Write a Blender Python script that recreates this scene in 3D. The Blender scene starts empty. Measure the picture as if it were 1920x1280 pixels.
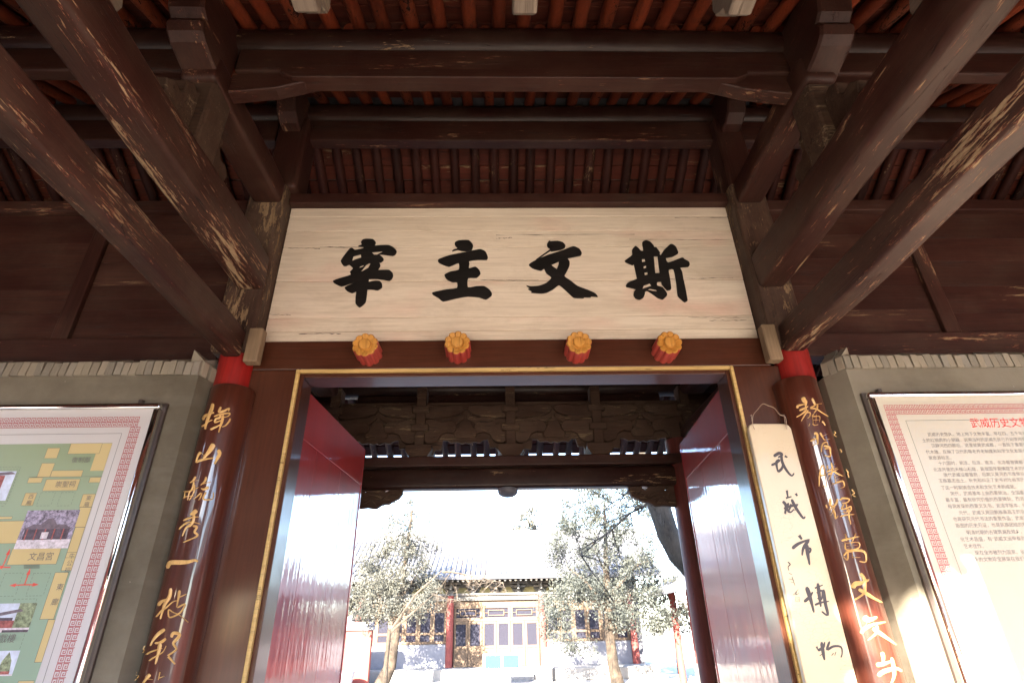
import bpy, bmesh, math, random
from mathutils import Vector, Matrix
R = math.radians
C = bpy.context.scene.collection
sc = bpy.context.scene
random.seed(7)

# ------------------------------------------------------------------ camera, sky, sun, exposure
F = 1040.0
YA = Vector((-22, -542, -1040)).normalized()
ZA = Vector((-42, 1997, -1040)); ZA = (ZA - ZA.dot(YA) * YA).normalized()
XA = YA.cross(ZA)
M = Matrix((XA, YA, ZA))                       # world = M @ camera space
EYE = Vector((0, 0, 1.6))
cd = bpy.data.cameras.new('camera'); cam = bpy.data.objects.new('camera', cd); C.objects.link(cam)
cd.sensor_width = 36; cd.lens = 36 * F / 1920; cd.clip_start = .02; cd.clip_end = 3000
cam.matrix_world = Matrix.Translation(EYE) @ M.to_4x4()
sc.camera = cam

SUN_EL, SUN_AZ = R(22.8), R(18)                  # azimuth: how far left of straight behind the camera
w = bpy.data.worlds.new('World'); sc.world = w; w.use_nodes = True
nt = w.node_tree
sky = nt.nodes.new('ShaderNodeTexSky'); sky.sky_type = 'NISHITA'; sky.sun_disc = False
sky.sun_elevation = SUN_EL
sky.dust_density = 2.5; sky.ozone_density = 1.0; sky.altitude = 1500
sdir = Vector((-math.sin(SUN_AZ) * math.cos(SUN_EL), -math.cos(SUN_AZ) * math.cos(SUN_EL), math.sin(SUN_EL)))
sky.sun_rotation = math.atan2(sdir.x, sdir.y)
nt.nodes['Background'].inputs['Strength'].default_value = .15
nt.links.new(sky.outputs[0], nt.nodes['Background'].inputs['Color'])
sl = bpy.data.lights.new('sun', 'SUN'); sl.energy = 5.0; sl.angle = R(.5); sl.color = (1, .90, .76)
so = bpy.data.objects.new('sun', sl); C.objects.link(so)
so.rotation_euler = sdir.to_track_quat('Z', 'Y').to_euler()
vs = sc.view_settings
vs.view_transform = 'Standard'; vs.look = 'None'; vs.gamma = 1; vs.exposure = 3.85; vs.use_curve_mapping = False
sc.cycles.max_bounces = 10; sc.cycles.diffuse_bounces = 6; sc.cycles.glossy_bounces = 4
sc.cycles.use_denoising = True
try: sc.cycles.denoiser = 'OPENIMAGEDENOISE'
except Exception: pass
sc.cycles.sample_clamp_indirect = 6

def ray(px, py):
    return M @ Vector(((px - 960) / F, -(py - 640) / F, -1))
def at(px, py, y):                             # the point seen at a pixel on the plane Y = y
    d = ray(px, py); return EYE + d * (y / d.y)
def atx(px, py, x):
    d = ray(px, py); return EYE + d * (x / d.x)

# ------------------------------------------------------------------ materials
MATS = {}
def new_mat(name):
    m = bpy.data.materials.new(name); m.use_nodes = True
    MATS[name] = m; return m, m.node_tree, m.node_tree.nodes['Principled BSDF']
class N:
    def __init__(s, nt): s.nt = nt; s.x = -300
    def n(s, t, **k):
        q = s.nt.nodes.new(t)
        for a, b in k.items(): setattr(q, a, b)
        return q
    def l(s, a, b): s.nt.links.new(a, b)
    def coords(s, scale, seed=True):
        tc = s.n('ShaderNodeTexCoord'); mp = s.n('ShaderNodeMapping'); mp.inputs['Scale'].default_value = scale
        s.l(tc.outputs['Object'], mp.inputs['Vector'])
        if seed:
            oi = s.n('ShaderNodeObjectInfo'); mu = s.n('ShaderNodeMath', operation='MULTIPLY'); mu.inputs[1].default_value = 37.0
            s.l(oi.outputs['Random'], mu.inputs[0])
            cx = s.n('ShaderNodeCombineXYZ')
            for i in range(3): s.l(mu.outputs[0], cx.inputs[i])
            s.l(cx.outputs[0], mp.inputs['Location'])
        return mp.outputs[0]
    def noise(s, vec, scale, detail=4, rough=.6, dist=0):
        q = s.n('ShaderNodeTexNoise'); q.inputs['Scale'].default_value = scale; q.inputs['Detail'].default_value = detail
        q.inputs['Roughness'].default_value = rough; q.inputs['Distortion'].default_value = dist
        s.l(vec, q.inputs['Vector']); return q.outputs['Fac']
    def ramp(s, fac, stops, interp='LINEAR'):
        q = s.n('ShaderNodeValToRGB'); q.color_ramp.interpolation = interp
        els = q.color_ramp.elements
        while len(els) < len(stops): els.new(.5)
        for e, (p, c) in zip(els, stops):
            e.position = p; e.color = (c, c, c, 1) if isinstance(c, (int, float)) else (*c, 1)
        s.l(fac, q.inputs['Fac']); return q.outputs['Color']
    def mix(s, fac, a, b, mode='MIX'):
        q = s.n('ShaderNodeMix', data_type='RGBA', blend_type=mode)
        for i, v in ((0, fac), (6, a), (7, b)):
            if isinstance(v, (int, float)): q.inputs[i].default_value = v
            elif isinstance(v, tuple): q.inputs[i].default_value = (*v, 1)
            else: s.l(v, q.inputs[i])
        return q.outputs[2]
    def math(s, op, a, b=None):
        q = s.n('ShaderNodeMath', operation=op)
        for i, v in ((0, a), (1, b)):
            if v is None: continue
            if isinstance(v, (int, float)): q.inputs[i].default_value = v
            else: s.l(v, q.inputs[i])
        return q.outputs[0]
    def bump(s, h, strength, dist, bsdf, normal=None):
        q = s.n('ShaderNodeBump'); q.inputs['Strength'].default_value = strength; q.inputs['Distance'].default_value = dist
        s.l(h, q.inputs['Height'])
        if normal is not None: s.l(normal, q.inputs['Normal'])
        s.l(q.outputs[0], bsdf.inputs['Normal']); return q.outputs[0]

def stretch(axis, along, across):
    return tuple(along if a == axis else across for a in 'xyz')

def paint(name, c1, c2, axis='x', rough=.45, flake=None, amt=.0, coat=0, bump=.25, dust=.0, dustc=(.22, .16, .11), fl_al=5, fl_ac=45, under=None, coatrough=.12, bumpd=.004, spec=.28, vary=0):
    """painted timber: tone drift along the grain, flaked streaks to bare wood, dust"""
    m, t, b = new_mat(name); g = N(t)
    fine = g.noise(g.coords(stretch(axis, 3, 60)), 1, 5, .65)
    big = g.noise(g.coords(stretch(axis, 1.2, 7)), 1, 4, .6)
    col = g.mix(g.ramp(big, [(.3, 0), (.7, 1)]), c1, c2)
    col = g.mix(g.math('MULTIPLY', g.ramp(fine, [(.35, 1), (.6, 0)]), .45), col, tuple(v * .45 for v in c1))
    h = g.math('MULTIPLY', fine, .6)
    rr = rough
    if dust > 0:
        dn = g.noise(g.coords((2.2, 2.2, 2.2)), 1, 6, .7)
        col = g.mix(g.math('MULTIPLY', g.ramp(dn, [(.42, 0), (.75, 1)]), dust), col, dustc)
    if flake:
        fn = g.noise(g.coords(stretch(axis, fl_al, fl_ac)), 1, 6, .72, .35)
        zone = g.noise(g.coords(stretch(axis, .9, 5)), 1, 3, .6)
        v = g.math('ADD', fn, g.math('MULTIPLY', g.math('SUBTRACT', zone, .5), .75))
        mask = g.ramp(v, [(.72 - amt, 0), (.735 - amt, 1)])
        edge = g.ramp(v, [(.69 - amt, 0), (.72 - amt, 1)])
        f2 = g.noise(g.coords(stretch(axis, fl_al * 1.1, fl_ac * 2.6)), 1, 4, .65, .5)
        v2 = g.math('ADD', f2, g.math('MULTIPLY', g.math('SUBTRACT', zone, .5), .45))
        m2 = g.ramp(v2, [(.745 - amt * .75, 0), (.757 - amt * .75, 1)])
        mask = g.math('MAXIMUM', mask, m2)
        fcol = g.mix(g.noise(g.coords((30, 30, 30)), 1, 2), tuple(x * .45 for x in flake), flake)
        if under: col = g.mix(g.math('MULTIPLY', edge, .8), col, under)
        col = g.mix(mask, col, fcol)
        ck = g.noise(g.coords(stretch(axis, .8, 16)), 1, 3, .5, .3)
        ckm = g.math('MULTIPLY', g.ramp(g.math('ABSOLUTE', g.math('SUBTRACT', ck, .5)), [(.0, 1), (.006, 0)]), g.ramp(g.noise(g.coords(stretch(axis, 2.5, 6)), 1, 2), [(.46, 0), (.55, 1)]))
        col = g.mix(g.math('MULTIPLY', ckm, .85), col, (.006, .004, .003))
        h = g.math('SUBTRACT', h, g.math('MULTIPLY', ckm, 1.5))
        h = g.math('SUBTRACT', h, g.math('MULTIPLY', mask, .9))
        rr = g.math('MAXIMUM', mask, rough)
    b.inputs['Specular IOR Level'].default_value = spec
    if vary:
        ob = g.n('ShaderNodeObjectInfo'); mr = g.n('ShaderNodeMapRange'); mr.inputs[3].default_value = 1 - vary; mr.inputs[4].default_value = 1 + vary * .6
        g.l(ob.outputs['Random'], mr.inputs[0]); cmb = g.n('ShaderNodeVectorMath', operation='SCALE'); g.l(col, cmb.inputs[0]); g.l(mr.outputs[0], cmb.inputs['Scale']); col = cmb.outputs[0]
    g.l(col, b.inputs['Base Color'])
    if isinstance(rr, float): b.inputs['Roughness'].default_value = rr
    else: g.l(rr, b.inputs['Roughness'])
    if coat: b.inputs['Coat Weight'].default_value = coat; b.inputs['Coat Roughness'].default_value = coatrough
    g.bump(h, bump, bumpd, b)
    return m

TAN = (.38, .25, .14)
for ax in 'xyz':
    paint('beam_paint_' + ax, (.031, .0095, .0065), (.052, .0175, .012), ax, .5, TAN, .03, 0, .5, .12, under=(.22, .05, .03))
paint('beam_worn_y', (.031, .0098, .0068), (.053, .0185, .013), 'y', .5, (.45, .31, .18), .085, 0, .7, .15, under=(.25, .06, .03), fl_al=6, fl_ac=62)
paint('post_worn_z', (.038, .020, .013), (.07, .035, .022), 'z', .6, (.30, .20, .11), .13, 0, .9, .3, fl_al=9, fl_ac=34)
paint('purlin_paint', (.018, .0055, .004), (.030, .0095, .007), 'x', .38, TAN, .02, 0, .35, .12)
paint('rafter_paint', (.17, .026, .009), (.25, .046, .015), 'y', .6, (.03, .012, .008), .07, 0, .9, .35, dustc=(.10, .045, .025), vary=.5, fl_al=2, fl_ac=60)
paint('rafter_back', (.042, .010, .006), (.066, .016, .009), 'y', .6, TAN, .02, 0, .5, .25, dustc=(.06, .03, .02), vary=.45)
paint('sheathing', (.085, .015, .008), (.13, .026, .012), 'x', .7, TAN, .03, 0, .5, .3, dustc=(.08, .04, .02), vary=.4)
paint('panel_paint', (.028, .0075, .005), (.054, .018, .012), 'x', .5, TAN, -.03, 0, .45, .12, fl_al=2, fl_ac=70, vary=.12)
paint('frame_paint_x', (.058, .016, .007), (.075, .022, .010), 'x', .4, None, 0, .35, .10, .15, dustc=(.15, .08, .05))
paint('frame_paint_z', (.058, .016, .007), (.075, .022, .010), 'z', .36, None, 0, .45, .10, .12, dustc=(.15, .08, .05))
paint('bracket_wood', (.042, .020, .012), (.075, .040, .024), 'x', .75, (.25, .18, .11), .06, 0, .8, .35, dustc=(.14, .10, .07))
paint('grey_wood', (.15, .115, .09), (.25, .20, .155), 'y', .8, (.36, .30, .2), .10, 0, .8, .5)
paint('bare_wood', (.20, .135, .08), (.27, .19, .115), 'z', .75, None, 0, 0, .6, .3)
paint('gold_paint', (.52, .34, .12), (.62, .43, .17), 'x', .42, (.12, .06, .03), .02, 0, .3, .15)
paint('lacquer', (.060, .014, .008), (.085, .022, .011), 'z', .35, None, 0, 1.0, .5, .0, coatrough=.04, bumpd=.006)
paint('collar_red', (.24, .008, .007), (.30, .014, .011), 'z', .42, None, 0, .2, .2, .25, dustc=(.22, .05, .04), bumpd=.002)
paint('column_red', (.22, .015, .012), (.32, .020, .015), 'z', .3, (.4, .3, .25), -.02, .8, .3, .1, bumpd=.003)
paint('column_faded', (.10, .018, .012), (.14, .026, .018), 'z', .55, (.3, .2, .15), -.02, 0, .3, .2, dustc=(.16, .06, .045))
paint('stud_red', (.38, .04, .03), (.46, .07, .05), 'y', .5, TAN, .0, 0, .3, .3, dustc=(.4, .14, .1))
paint('ochre', (.50, .22, .035), (.60, .29, .06), 'z', .6, (.2, .12, .07), .03, 0, .3, .2, dustc=(.45, .28, .12))
paint('char_gold', (.62, .37, .13), (.72, .46, .18), 'z', .4, None, 0, .3, .2, .0)
paint('char_black', (.008, .007, .006), (.016, .013, .012), 'x', .45, (.10, .07, .05), -.04, 0, .3, .1, dustc=(.05, .04, .03))
paint('far_timber', (.085, .056, .036), (.13, .088, .055), 'z', .7, None, 0, 0, .3, .2)
paint('far_timber_dark', (.06, .07, .085), (.13, .11, .08), 'x', .7, None, 0, 0, .3, .2)
paint('bark', (.045, .035, .026), (.085, .068, .052), 'z', .9, (.13, .11, .09), .1, 0, 1, .4, fl_al=4, fl_ac=16, bumpd=.03)

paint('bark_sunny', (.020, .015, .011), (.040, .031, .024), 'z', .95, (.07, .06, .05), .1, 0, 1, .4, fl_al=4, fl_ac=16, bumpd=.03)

def plain(name, col, rough=.5, metal=0, coat=0, noise=0, nscale=8, emit=None):
    m, t, b = new_mat(name); b.inputs['Base Color'].default_value = (*col, 1)
    b.inputs['Roughness'].default_value = rough; b.inputs['Metallic'].default_value = metal
    if coat: b.inputs['Coat Weight'].default_value = coat
    if noise:
        g = N(t); n = g.noise(g.coords((nscale,) * 3), 1, 6, .7)
        g.l(g.mix(g.ramp(n, [(.3, 0), (.7, 1)]), tuple(v * (1 - noise) for v in col), tuple(min(1, v * (1 + noise)) for v in col)), b.inputs['Base Color'])
        g.bump(n, .25, .006, b)
    return m
plain('chrome', (.78, .77, .76), .07, 1)
plain('dark_edge', (.05, .035, .03), .4)
plain('wire', (.45, .33, .24), .35, .8)
plain('ink_print', (.16, .15, .15), .6)
plain('ink_dark', (.045, .035, .04), .5)
plain('print_red', (.62, .02, .03), .5)
plain('print_fret', (.36, .07, .08), .5)
plain('print_yellow', (.56, .45, .22), .5)
plain('print_line', (.10, .12, .11), .5)
plain('arrow_red', (.75, .10, .08), .5)
plain('photo_sky', (.55, .62, .78), .4, noise=.25, nscale=14)
plain('photo_tree', (.30, .27, .38), .5, noise=.95, nscale=60)
plain('photo_dark', (.09, .07, .10), .5, noise=.6, nscale=50)
plain('photo_red', (.32, .10, .10), .5, noise=.6, nscale=40)
plain('photo_green', (.22, .27, .17), .5, noise=.8, nscale=60)
plain('photo_pale', (.62, .58, .66), .5, noise=.4, nscale=50)
plain('photo_roof', (.16, .13, .17), .5, noise=.4, nscale=40)
plain('stone', (.20, .195, .19), .85, noise=.18, nscale=3)
plain('front_brick', (.38, .325, .265), .9, noise=.2, nscale=2)
plain('floor_brick', (.13, .115, .10), .85, noise=.2, nscale=3)
plain('paving', (.34, .31, .27), .9, noise=.12, nscale=1.3)
plain('grey_brick_far', (.17, .17, .19), .9, noise=.15, nscale=4)
plain('far_red', (.20, .045, .036), .85, noise=.15, nscale=2)
plain('far_coping', (.27, .28, .33), .8, noise=.1)
plain('roof_tile', (.11, .11, .125), .75, noise=.2, nscale=5)
plain('glass_dark', (.025, .025, .035), .06, 0, .5)
plain('far_blue', (.012, .035, .055), .95, noise=.15, nscale=12)
plain('far_yellow', (.16, .13, .04), .6, noise=.2, nscale=10)
plain('white_frame', (.8, .8, .8), .4)
plain('lamp_body', (.10, .10, .12), .5)
plain('cone_ivory', (.7, .68, .62), .5)
plain('roof_mortar', (.12, .10, .09), .95, noise=.3)
plain('bush_blue', (.02, .06, .5), .5)

def m_print(name, top, bot, z0, z1):
    m, t, b = new_mat(name); g = N(t)
    tc = g.n('ShaderNodeTexCoord'); n = g.noise(g.coords((1.5, 1.5, 1.5), False), 1, 3)
    sx = g.n('ShaderNodeSeparateXYZ'); g.l(tc.outputs['Object'], sx.inputs[0])
    mr = g.n('ShaderNodeMapRange'); mr.inputs[1].default_value = z0; mr.inputs[2].default_value = z1; g.l(sx.outputs[2], mr.inputs[0])
    g.l(g.mix(g.math('ADD', mr.outputs[0], g.math('MULTIPLY', g.math('SUBTRACT', n, .5), .12)), bot, top), b.inputs['Base Color'])
    b.inputs['Roughness'].default_value = .35; b.inputs['Coat Weight'].default_value = .25; b.inputs['Coat Roughness'].default_value = .25
m_print('print_cream', (.43, .385, .30), (.47, .43, .37), -.8, .8)
m_print('print_white', (.52, .50, .50), (.56, .56, .60), -.8, .8)
m_print('print_green', (.23, .30, .17), (.26, .38, .30), -.1, .6)     # the map's own printed green, yellower at its top

# white plaque planks: painted, grained, stained, faintly pink where old red shows
m, t, b = new_mat('plaque_white'); g = N(t)
fine = g.noise(g.coords((2.5, 40, 60)), 1, 6, .7)
mid = g.noise(g.coords((.8, 3, 9)), 1, 5, .65)
pk = g.noise(g.coords((1.1, 2, 2.4)), 1, 3, .5)
col = g.mix(g.ramp(mid, [(.3, 0), (.7, 1)]), (.60, .50, .385), (.70, .60, .475))
col = g.mix(g.math('MULTIPLY', g.ramp(fine, [(.38, 1), (.55, 0)]), .35), col, (.40, .31, .22))
col = g.mix(g.math('MULTIPLY', g.ramp(pk, [(.58, 0), (.72, 1)]), .45), col, (.62, .36, .28))
sp = g.noise(g.coords((9, 9, 70)), 1, 5, .7)
col = g.mix(g.ramp(sp, [(.735, 0), (.75, 1)]), col, (.16, .11, .08))
st = g.noise(g.coords((1.6, 2, 3.2)), 1, 6, .75, .5)
col = g.mix(g.math('MULTIPLY', g.ramp(st, [(.52, 0), (.72, 1)]), .5), col, (.42, .33, .24))
g.l(col, b.inputs['Base Color']); b.inputs['Roughness'].default_value = .55
g.bump(g.math('SUBTRACT', fine, g.ramp(sp, [(.73, 0), (.75, 1)])), .3, .003, b)
# white sign board with craze lines
m, t, b = new_mat('sign_white'); g = N(t)
v = g.n('ShaderNodeTexVoronoi', feature='DISTANCE_TO_EDGE'); v.inputs['Scale'].default_value = 1
cn = g.coords((26, 26, 60)); g.l(cn, v.inputs['Vector'])
zone = g.noise(g.coords((6, 6, 4)), 1, 4, .6)
cr = g.math('MULTIPLY', g.ramp(v.outputs['Distance'], [(.0, 1), (.035, 0)]), g.ramp(zone, [(.5, 0), (.62, 1)]))
base = g.mix(g.noise(g.coords((3, 3, 2)), 1, 4), (.46, .36, .23), (.54, .44, .30))
g.l(g.mix(g.math('MULTIPLY', cr, .6), base, (.34, .25, .16)), b.inputs['Base Color']); b.inputs['Roughness'].default_value = .4
b.inputs['Coat Weight'].default_value = .2
g.bump(cr, -.4, .002, b)
# glossy red door: vertical brush streaks and blisters
def door_mat(name, c1, c2):
    m, t, b = new_mat(name); g = N(t)
    st = g.noise(g.coords((34, 26, 1.0)), 1, 3, .5)
    wv = g.noise(g.coords((6, 5, .7)), 1, 3, .5)
    bl = g.noise(g.coords((16, 16, 9)), 1, 4, .6, .4)
    g.l(g.mix(g.ramp(wv, [(.3, 0), (.7, 1)]), c1, c2), b.inputs['Base Color'])
    b.inputs['Roughness'].default_value = .5
    b.inputs['Coat Weight'].default_value = 1; b.inputs['Coat IOR'].default_value = 1.6
    g.l(g.ramp(st, [(.3, .01), (.7, .06)]), b.inputs['Coat Roughness'])
    h = g.math('ADD', g.math('MULTIPLY', st, .55), g.math('ADD', wv, g.math('MULTIPLY', bl, .30)))
    q = g.n('ShaderNodeBump'); q.inputs['Strength'].default_value = .6; q.inputs['Distance'].default_value = .0042
    g.l(h, q.inputs['Height']); g.l(q.outputs[0], b.inputs['Coat Normal']); g.l(q.outputs[0], b.inputs['Normal'])
door_mat('door_red', (.24, .004, .005), (.31, .007, .007))
door_mat('door_rail_red', (.26, .010, .012), (.33, .016, .016))
# plaster and bricks
m, t, b = new_mat('plaster'); g = N(t)
n1 = g.noise(g.coords((1.2, 1.2, 1.2)), 1, 6, .65); n2 = g.noise(g.coords((14, 14, 14)), 1, 6, .7); n3 = g.noise(g.coords((2, 2, 9)), 1, 4, .6)
col = g.mix(g.ramp(n1, [(.36, 0), (.64, 1)]), (.098, .083, .058), (.185, .162, .12))
col = g.mix(g.math('MULTIPLY', g.ramp(n3, [(.5, 0), (.75, 1)]), .4), col, (.19, .17, .135))
sp = g.ramp(g.noise(g.coords((24, 24, 24)), 1, 3, .5), [(.74, 0), (.76, 1)])
g.l(g.mix(sp, col, (.3, .27, .22)), b.inputs['Base Color']); b.inputs['Roughness'].default_value = .8
g.bump(g.math('ADD', n2, n1), .35, .008, b)
m, t, b = new_mat('brick_grey'); g = N(t)
oi = g.n('ShaderNodeObjectInfo'); n2 = g.noise(g.coords((18, 18, 18)), 1, 6, .7)
c = g.ramp(oi.outputs['Random'], [(0, (.17, .155, .125)), (.35, (.24, .21, .155)), (.7, (.29, .25, .185)), (1, (.20, .19, .165))])
g.l(g.mix(g.math('MULTIPLY', g.ramp(n2, [(.35, 0), (.7, 1)]), .55), c, (.32, .28, .22)), b.inputs['Base Color']); b.inputs['Roughness'].default_value = .9
g.bump(n2, .6, .006, b)
def leafmat(name, a, c):
    m, t, b = new_mat(name); g = N(t)
    n = g.noise(g.coords((1.4,) * 3), 1, 4, .7)
    g.l(g.mix(g.ramp(n, [(.35, 0), (.65, 1)]), a, c), b.inputs['Base Color']); b.inputs['Roughness'].default_value = .7
leafmat('juniper_leaves', (.022, .027, .024), (.042, .045, .034))
leafmat('juniper_dusty', (.028, .031, .027), (.058, .055, .040))

# ------------------------------------------------------------------ object helpers
WORLD = {}
def link(o, parent, wloc):
    C.objects.link(o)
    if parent is not None:
        o.parent = parent; o.location = Vector(wloc) - WORLD[parent.name]
    else: o.location = wloc
    WORLD[o.name] = Vector(wloc); return o
def root(name, loc, label=None, cat=None, group=None, kind=None, parent=None):
    o = bpy.data.objects.new(name, None); o.empty_display_size = .1
    link(o, parent, loc); return tag(o, label, cat, group, kind)
def tag(o, label=None, cat=None, group=None, kind=None):
    if label: o['label'] = label
    if cat: o['category'] = cat
    if group: o['group'] = group
    if kind: o['kind'] = kind
    return o
def obj(name, bm, mat, parent=None, smooth=False, origin=None, shear=None):
    vs_ = [v.co for v in bm.verts]
    if origin is None:
        lo = Vector([min(v[i] for v in vs_) for i in range(3)]); hi = Vector([max(v[i] for v in vs_) for i in range(3)])
        origin = (lo + hi) / 2
    origin = Vector(origin)
    for v in bm.verts: v.co -= origin
    me = bpy.data.meshes.new(name); bm.to_mesh(me); bm.free()
    for mm in (mat if isinstance(mat, (list, tuple)) else [mat]): me.materials.append(MATS[mm])
    if smooth:
        for p in me.polygons: p.use_smooth = True
        try: me.set_sharp_from_angle(angle=R(40))
        except Exception: pass
    return link(bpy.data.objects.new(name, me), parent, origin)
def dup(o, parent, wloc, rot=None, scale=None):
    c = o.copy(); C.objects.link(c); c.parent = parent
    c.location = Vector(wloc) - (WORLD[parent.name] if parent else Vector())
    if rot: c.rotation_euler = rot
    if scale: c.scale = scale
    WORLD[c.name] = Vector(wloc); return c
def B(): return bmesh.new()
def box(bm, x0, x1, y0, y1, z0, z1, bev=0, seg=2, mi=0):
    r = bmesh.ops.create_cube(bm, size=1)
    vv = r['verts']
    for v in vv:
        v.co = Vector(((x0 + x1) / 2 + v.co.x * (x1 - x0), (y0 + y1) / 2 + v.co.y * (y1 - y0), (z0 + z1) / 2 + v.co.z * (z1 - z0)))
    if bev:
        es = list({e for v in vv for e in v.link_edges})
        bmesh.ops.bevel(bm, geom=es, offset=bev, segments=seg, affect='EDGES', profile=.5, clamp_overlap=True)
    if mi:
        for f in bm.faces:
            if f.material_index == 0 and any(v in vv for v in f.verts): f.material_index = mi
    return bm
def tube(bm, pts, rad, n=12, cap=True, mi=0, squash=1):
    pts = [Vector(p) for p in pts]; rings = []
    up = None
    for i, p in enumerate(pts):
        d = (pts[min(i + 1, len(pts) - 1)] - pts[max(i - 1, 0)]).normalized()
        if up is None: up = d.orthogonal().normalized()
        u = (up - up.dot(d) * d).normalized(); v = d.cross(u); up = u
        r = rad[i] if isinstance(rad, (list, tuple)) else rad
        rings.append([bm.verts.new(p + (u * math.cos(2 * math.pi * k / n) + v * squash * math.sin(2 * math.pi * k / n)) * r) for k in range(n)])
    for a, b_ in zip(rings, rings[1:]):
        for k in range(n):
            f = bm.faces.new((a[k], a[(k + 1) % n], b_[(k + 1) % n], b_[k])); f.material_index = mi
    if cap:
        for q in (list(reversed(rings[0])), rings[-1]):
            f = bm.faces.new(q); f.material_index = mi
    return bm
def prism(bm, poly, axis, a0, a1, bev=0):
    """poly in the two other axes (y,z for axis x; x,z for axis y; x,y for axis z)"""
    def mk(p, a):
        return Vector((a, p[0], p[1])) if axis == 'x' else Vector((p[0], a, p[1])) if axis == 'y' else Vector((p[0], p[1], a))
    A = [bm.verts.new(mk(p, a0)) for p in poly]; Bv = [bm.verts.new(mk(p, a1)) for p in poly]
    fs = [bm.faces.new(A), bm.faces.new(Bv)]
    n = len(poly)
    for i in range(n): fs.append(bm.faces.new((A[i], A[(i + 1) % n], Bv[(i + 1) % n], Bv[i])))
    bmesh.ops.recalc_face_normals(bm, faces=fs)
    if bev:
        bmesh.ops.bevel(bm, geom=list({e for f in fs[:2] for e in f.edges}), offset=bev, segments=1, affect='EDGES')
    return bm
def curve_poly(outlines, y_front, depth, bevel=0.0):
    """outlines: closed (x,z) polylines, holes allowed -> bmesh of a plate whose front face is near Y=y_front"""
    cu = bpy.data.curves.new('outline', 'CURVE'); cu.dimensions = '2D'; cu.fill_mode = 'BOTH'; cu.extrude = depth / 2; cu.bevel_depth = bevel; cu.bevel_resolution = 0
    for ol in outlines:
        s = cu.splines.new('POLY'); s.points.add(len(ol) - 1); s.use_cyclic_u = True
        for p, q in zip(s.points, ol): p.co = (q[0], q[1], 0, 1)
    o = bpy.data.objects.new('outline', cu); C.objects.link(o); bpy.context.view_layer.update()
    me = bpy.data.meshes.new_from_object(o.evaluated_get(bpy.context.evaluated_depsgraph_get()))
    bm = B(); bm.from_mesh(me)
    for v in bm.verts: v.co = Vector((v.co.x, y_front + depth / 2 - v.co.z, v.co.y))
    bmesh.ops.recalc_face_normals(bm, faces=bm.faces)
    bpy.data.objects.remove(o); bpy.data.curves.remove(cu); bpy.data.meshes.remove(me)
    return bm
def smooth_pts(pts, n=4):
    if len(pts) < 3: return pts
    out = []
    P = [pts[0]] + list(pts) + [pts[-1]]
    for i in range(1, len(P) - 2):
        p0, p1, p2, p3 = P[i - 1:i + 3]
        for k in range(n):
            t_ = k / n
            out.append(tuple(.5 * (2 * p1[j] + (p2[j] - p0[j]) * t_ + (2 * p0[j] - 5 * p1[j] + 4 * p2[j] - p3[j]) * t_ * t_ + (3 * p1[j] - p0[j] - 3 * p2[j] + p3[j]) * t_ ** 3) for j in range(2)))
    out.append(tuple(pts[-1])); return out
def smooth_loop(pts, n=3):
    m_ = len(pts); out = []
    for i in range(m_):
        p0, p1, p2, p3 = pts[i - 1], pts[i], pts[(i + 1) % m_], pts[(i + 2) % m_]
        for k in range(n):
            t_ = k / n
            a = tuple(.5 * (2 * p1[j] + (p2[j] - p0[j]) * t_ + (2 * p0[j] - 5 * p1[j] + 4 * p2[j] - p3[j]) * t_ * t_ + (3 * p1[j] - p0[j] - 3 * p2[j] + p3[j]) * t_ ** 3) for j in range(2))
            b_ = tuple(p1[j] + (p2[j] - p1[j]) * t_ for j in range(2))
            out.append(tuple((a[j] * .6 + b_[j] * .4) for j in range(2)))
    return out
def brush(bm, strokes, crop, place, wscale, rise):
    """brush strokes: zoomed polylines + width -> domed ribbons; place(px,py) -> (point, outward normal)"""
    cx, cy, s = crop
    for k, (pts, wd) in enumerate(strokes):
        sp = smooth_pts(pts, 4); n = len(sp); rows = []
        for i, p in enumerate(sp):
            a = sp[max(0, i - 1)]; c_ = sp[min(n - 1, i + 1)]
            dx, dy = c_[0] - a[0], c_[1] - a[1]; L = math.hypot(dx, dy) or 1
            f = i / (n - 1)
            ww = wd * wscale * (.55 + .45 * math.sin(math.pi * min(1, .25 + f * .95)) ) / 2
            if i == 0 or i == n - 1: ww *= .55
            nx, ny = -dy / L * ww, dx / L * ww
            q = []
            for sgn, h in ((-1, 0), (0, 1), (1, 0)):
                P0, nn = place(cx + (p[0] + nx * sgn) / s, cy + (p[1] + ny * sgn) / s)
                q.append(bm.verts.new(P0 + nn * (.0008 + h * rise + k * .00005)))
            rows.append(q)
        for r0, r1 in zip(rows, rows[1:]):
            for j in (0, 1): bm.faces.new((r0[j], r0[j + 1], r1[j + 1], r1[j]))
    return bm
def text_bm(body, size, bm, place):
    """typeset text as flat print; place(u, v) -> world point"""
    cu = bpy.data.curves.new('type', 'FONT'); cu.body = body; cu.size = size; cu.resolution_u = 1
    o = bpy.data.objects.new('type', cu); C.objects.link(o); bpy.context.view_layer.update()
    me = bpy.data.meshes.new_from_object(o.evaluated_get(bpy.context.evaluated_depsgraph_get()))
    vv = [bm.verts.new(place(v.co.x, v.co.y)) for v in me.vertices]
    for p in me.polygons:
        try: bm.faces.new([vv[i] for i in p.vertices])
        except ValueError: pass
    bpy.data.objects.remove(o); bpy.data.curves.remove(cu); bpy.data.meshes.remove(me)

# ------------------------------------------------------------------ key dimensions of the gate hall
XL, XR = -1.70, 1.95            # centre columns of the door bay
XLL, XRR = -5.35, 5.60          # outer columns
YC, YF, YB = 3.33, 1.00, 5.50   # door row, front row, back row
SLOPE = .55
RIDGE = (3.35, 5.50); PA = (2.30, 4.92); PB = (1.00, 4.37); PC = (4.42, 4.92); PD = (5.90, 4.06)
RP = .11

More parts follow.
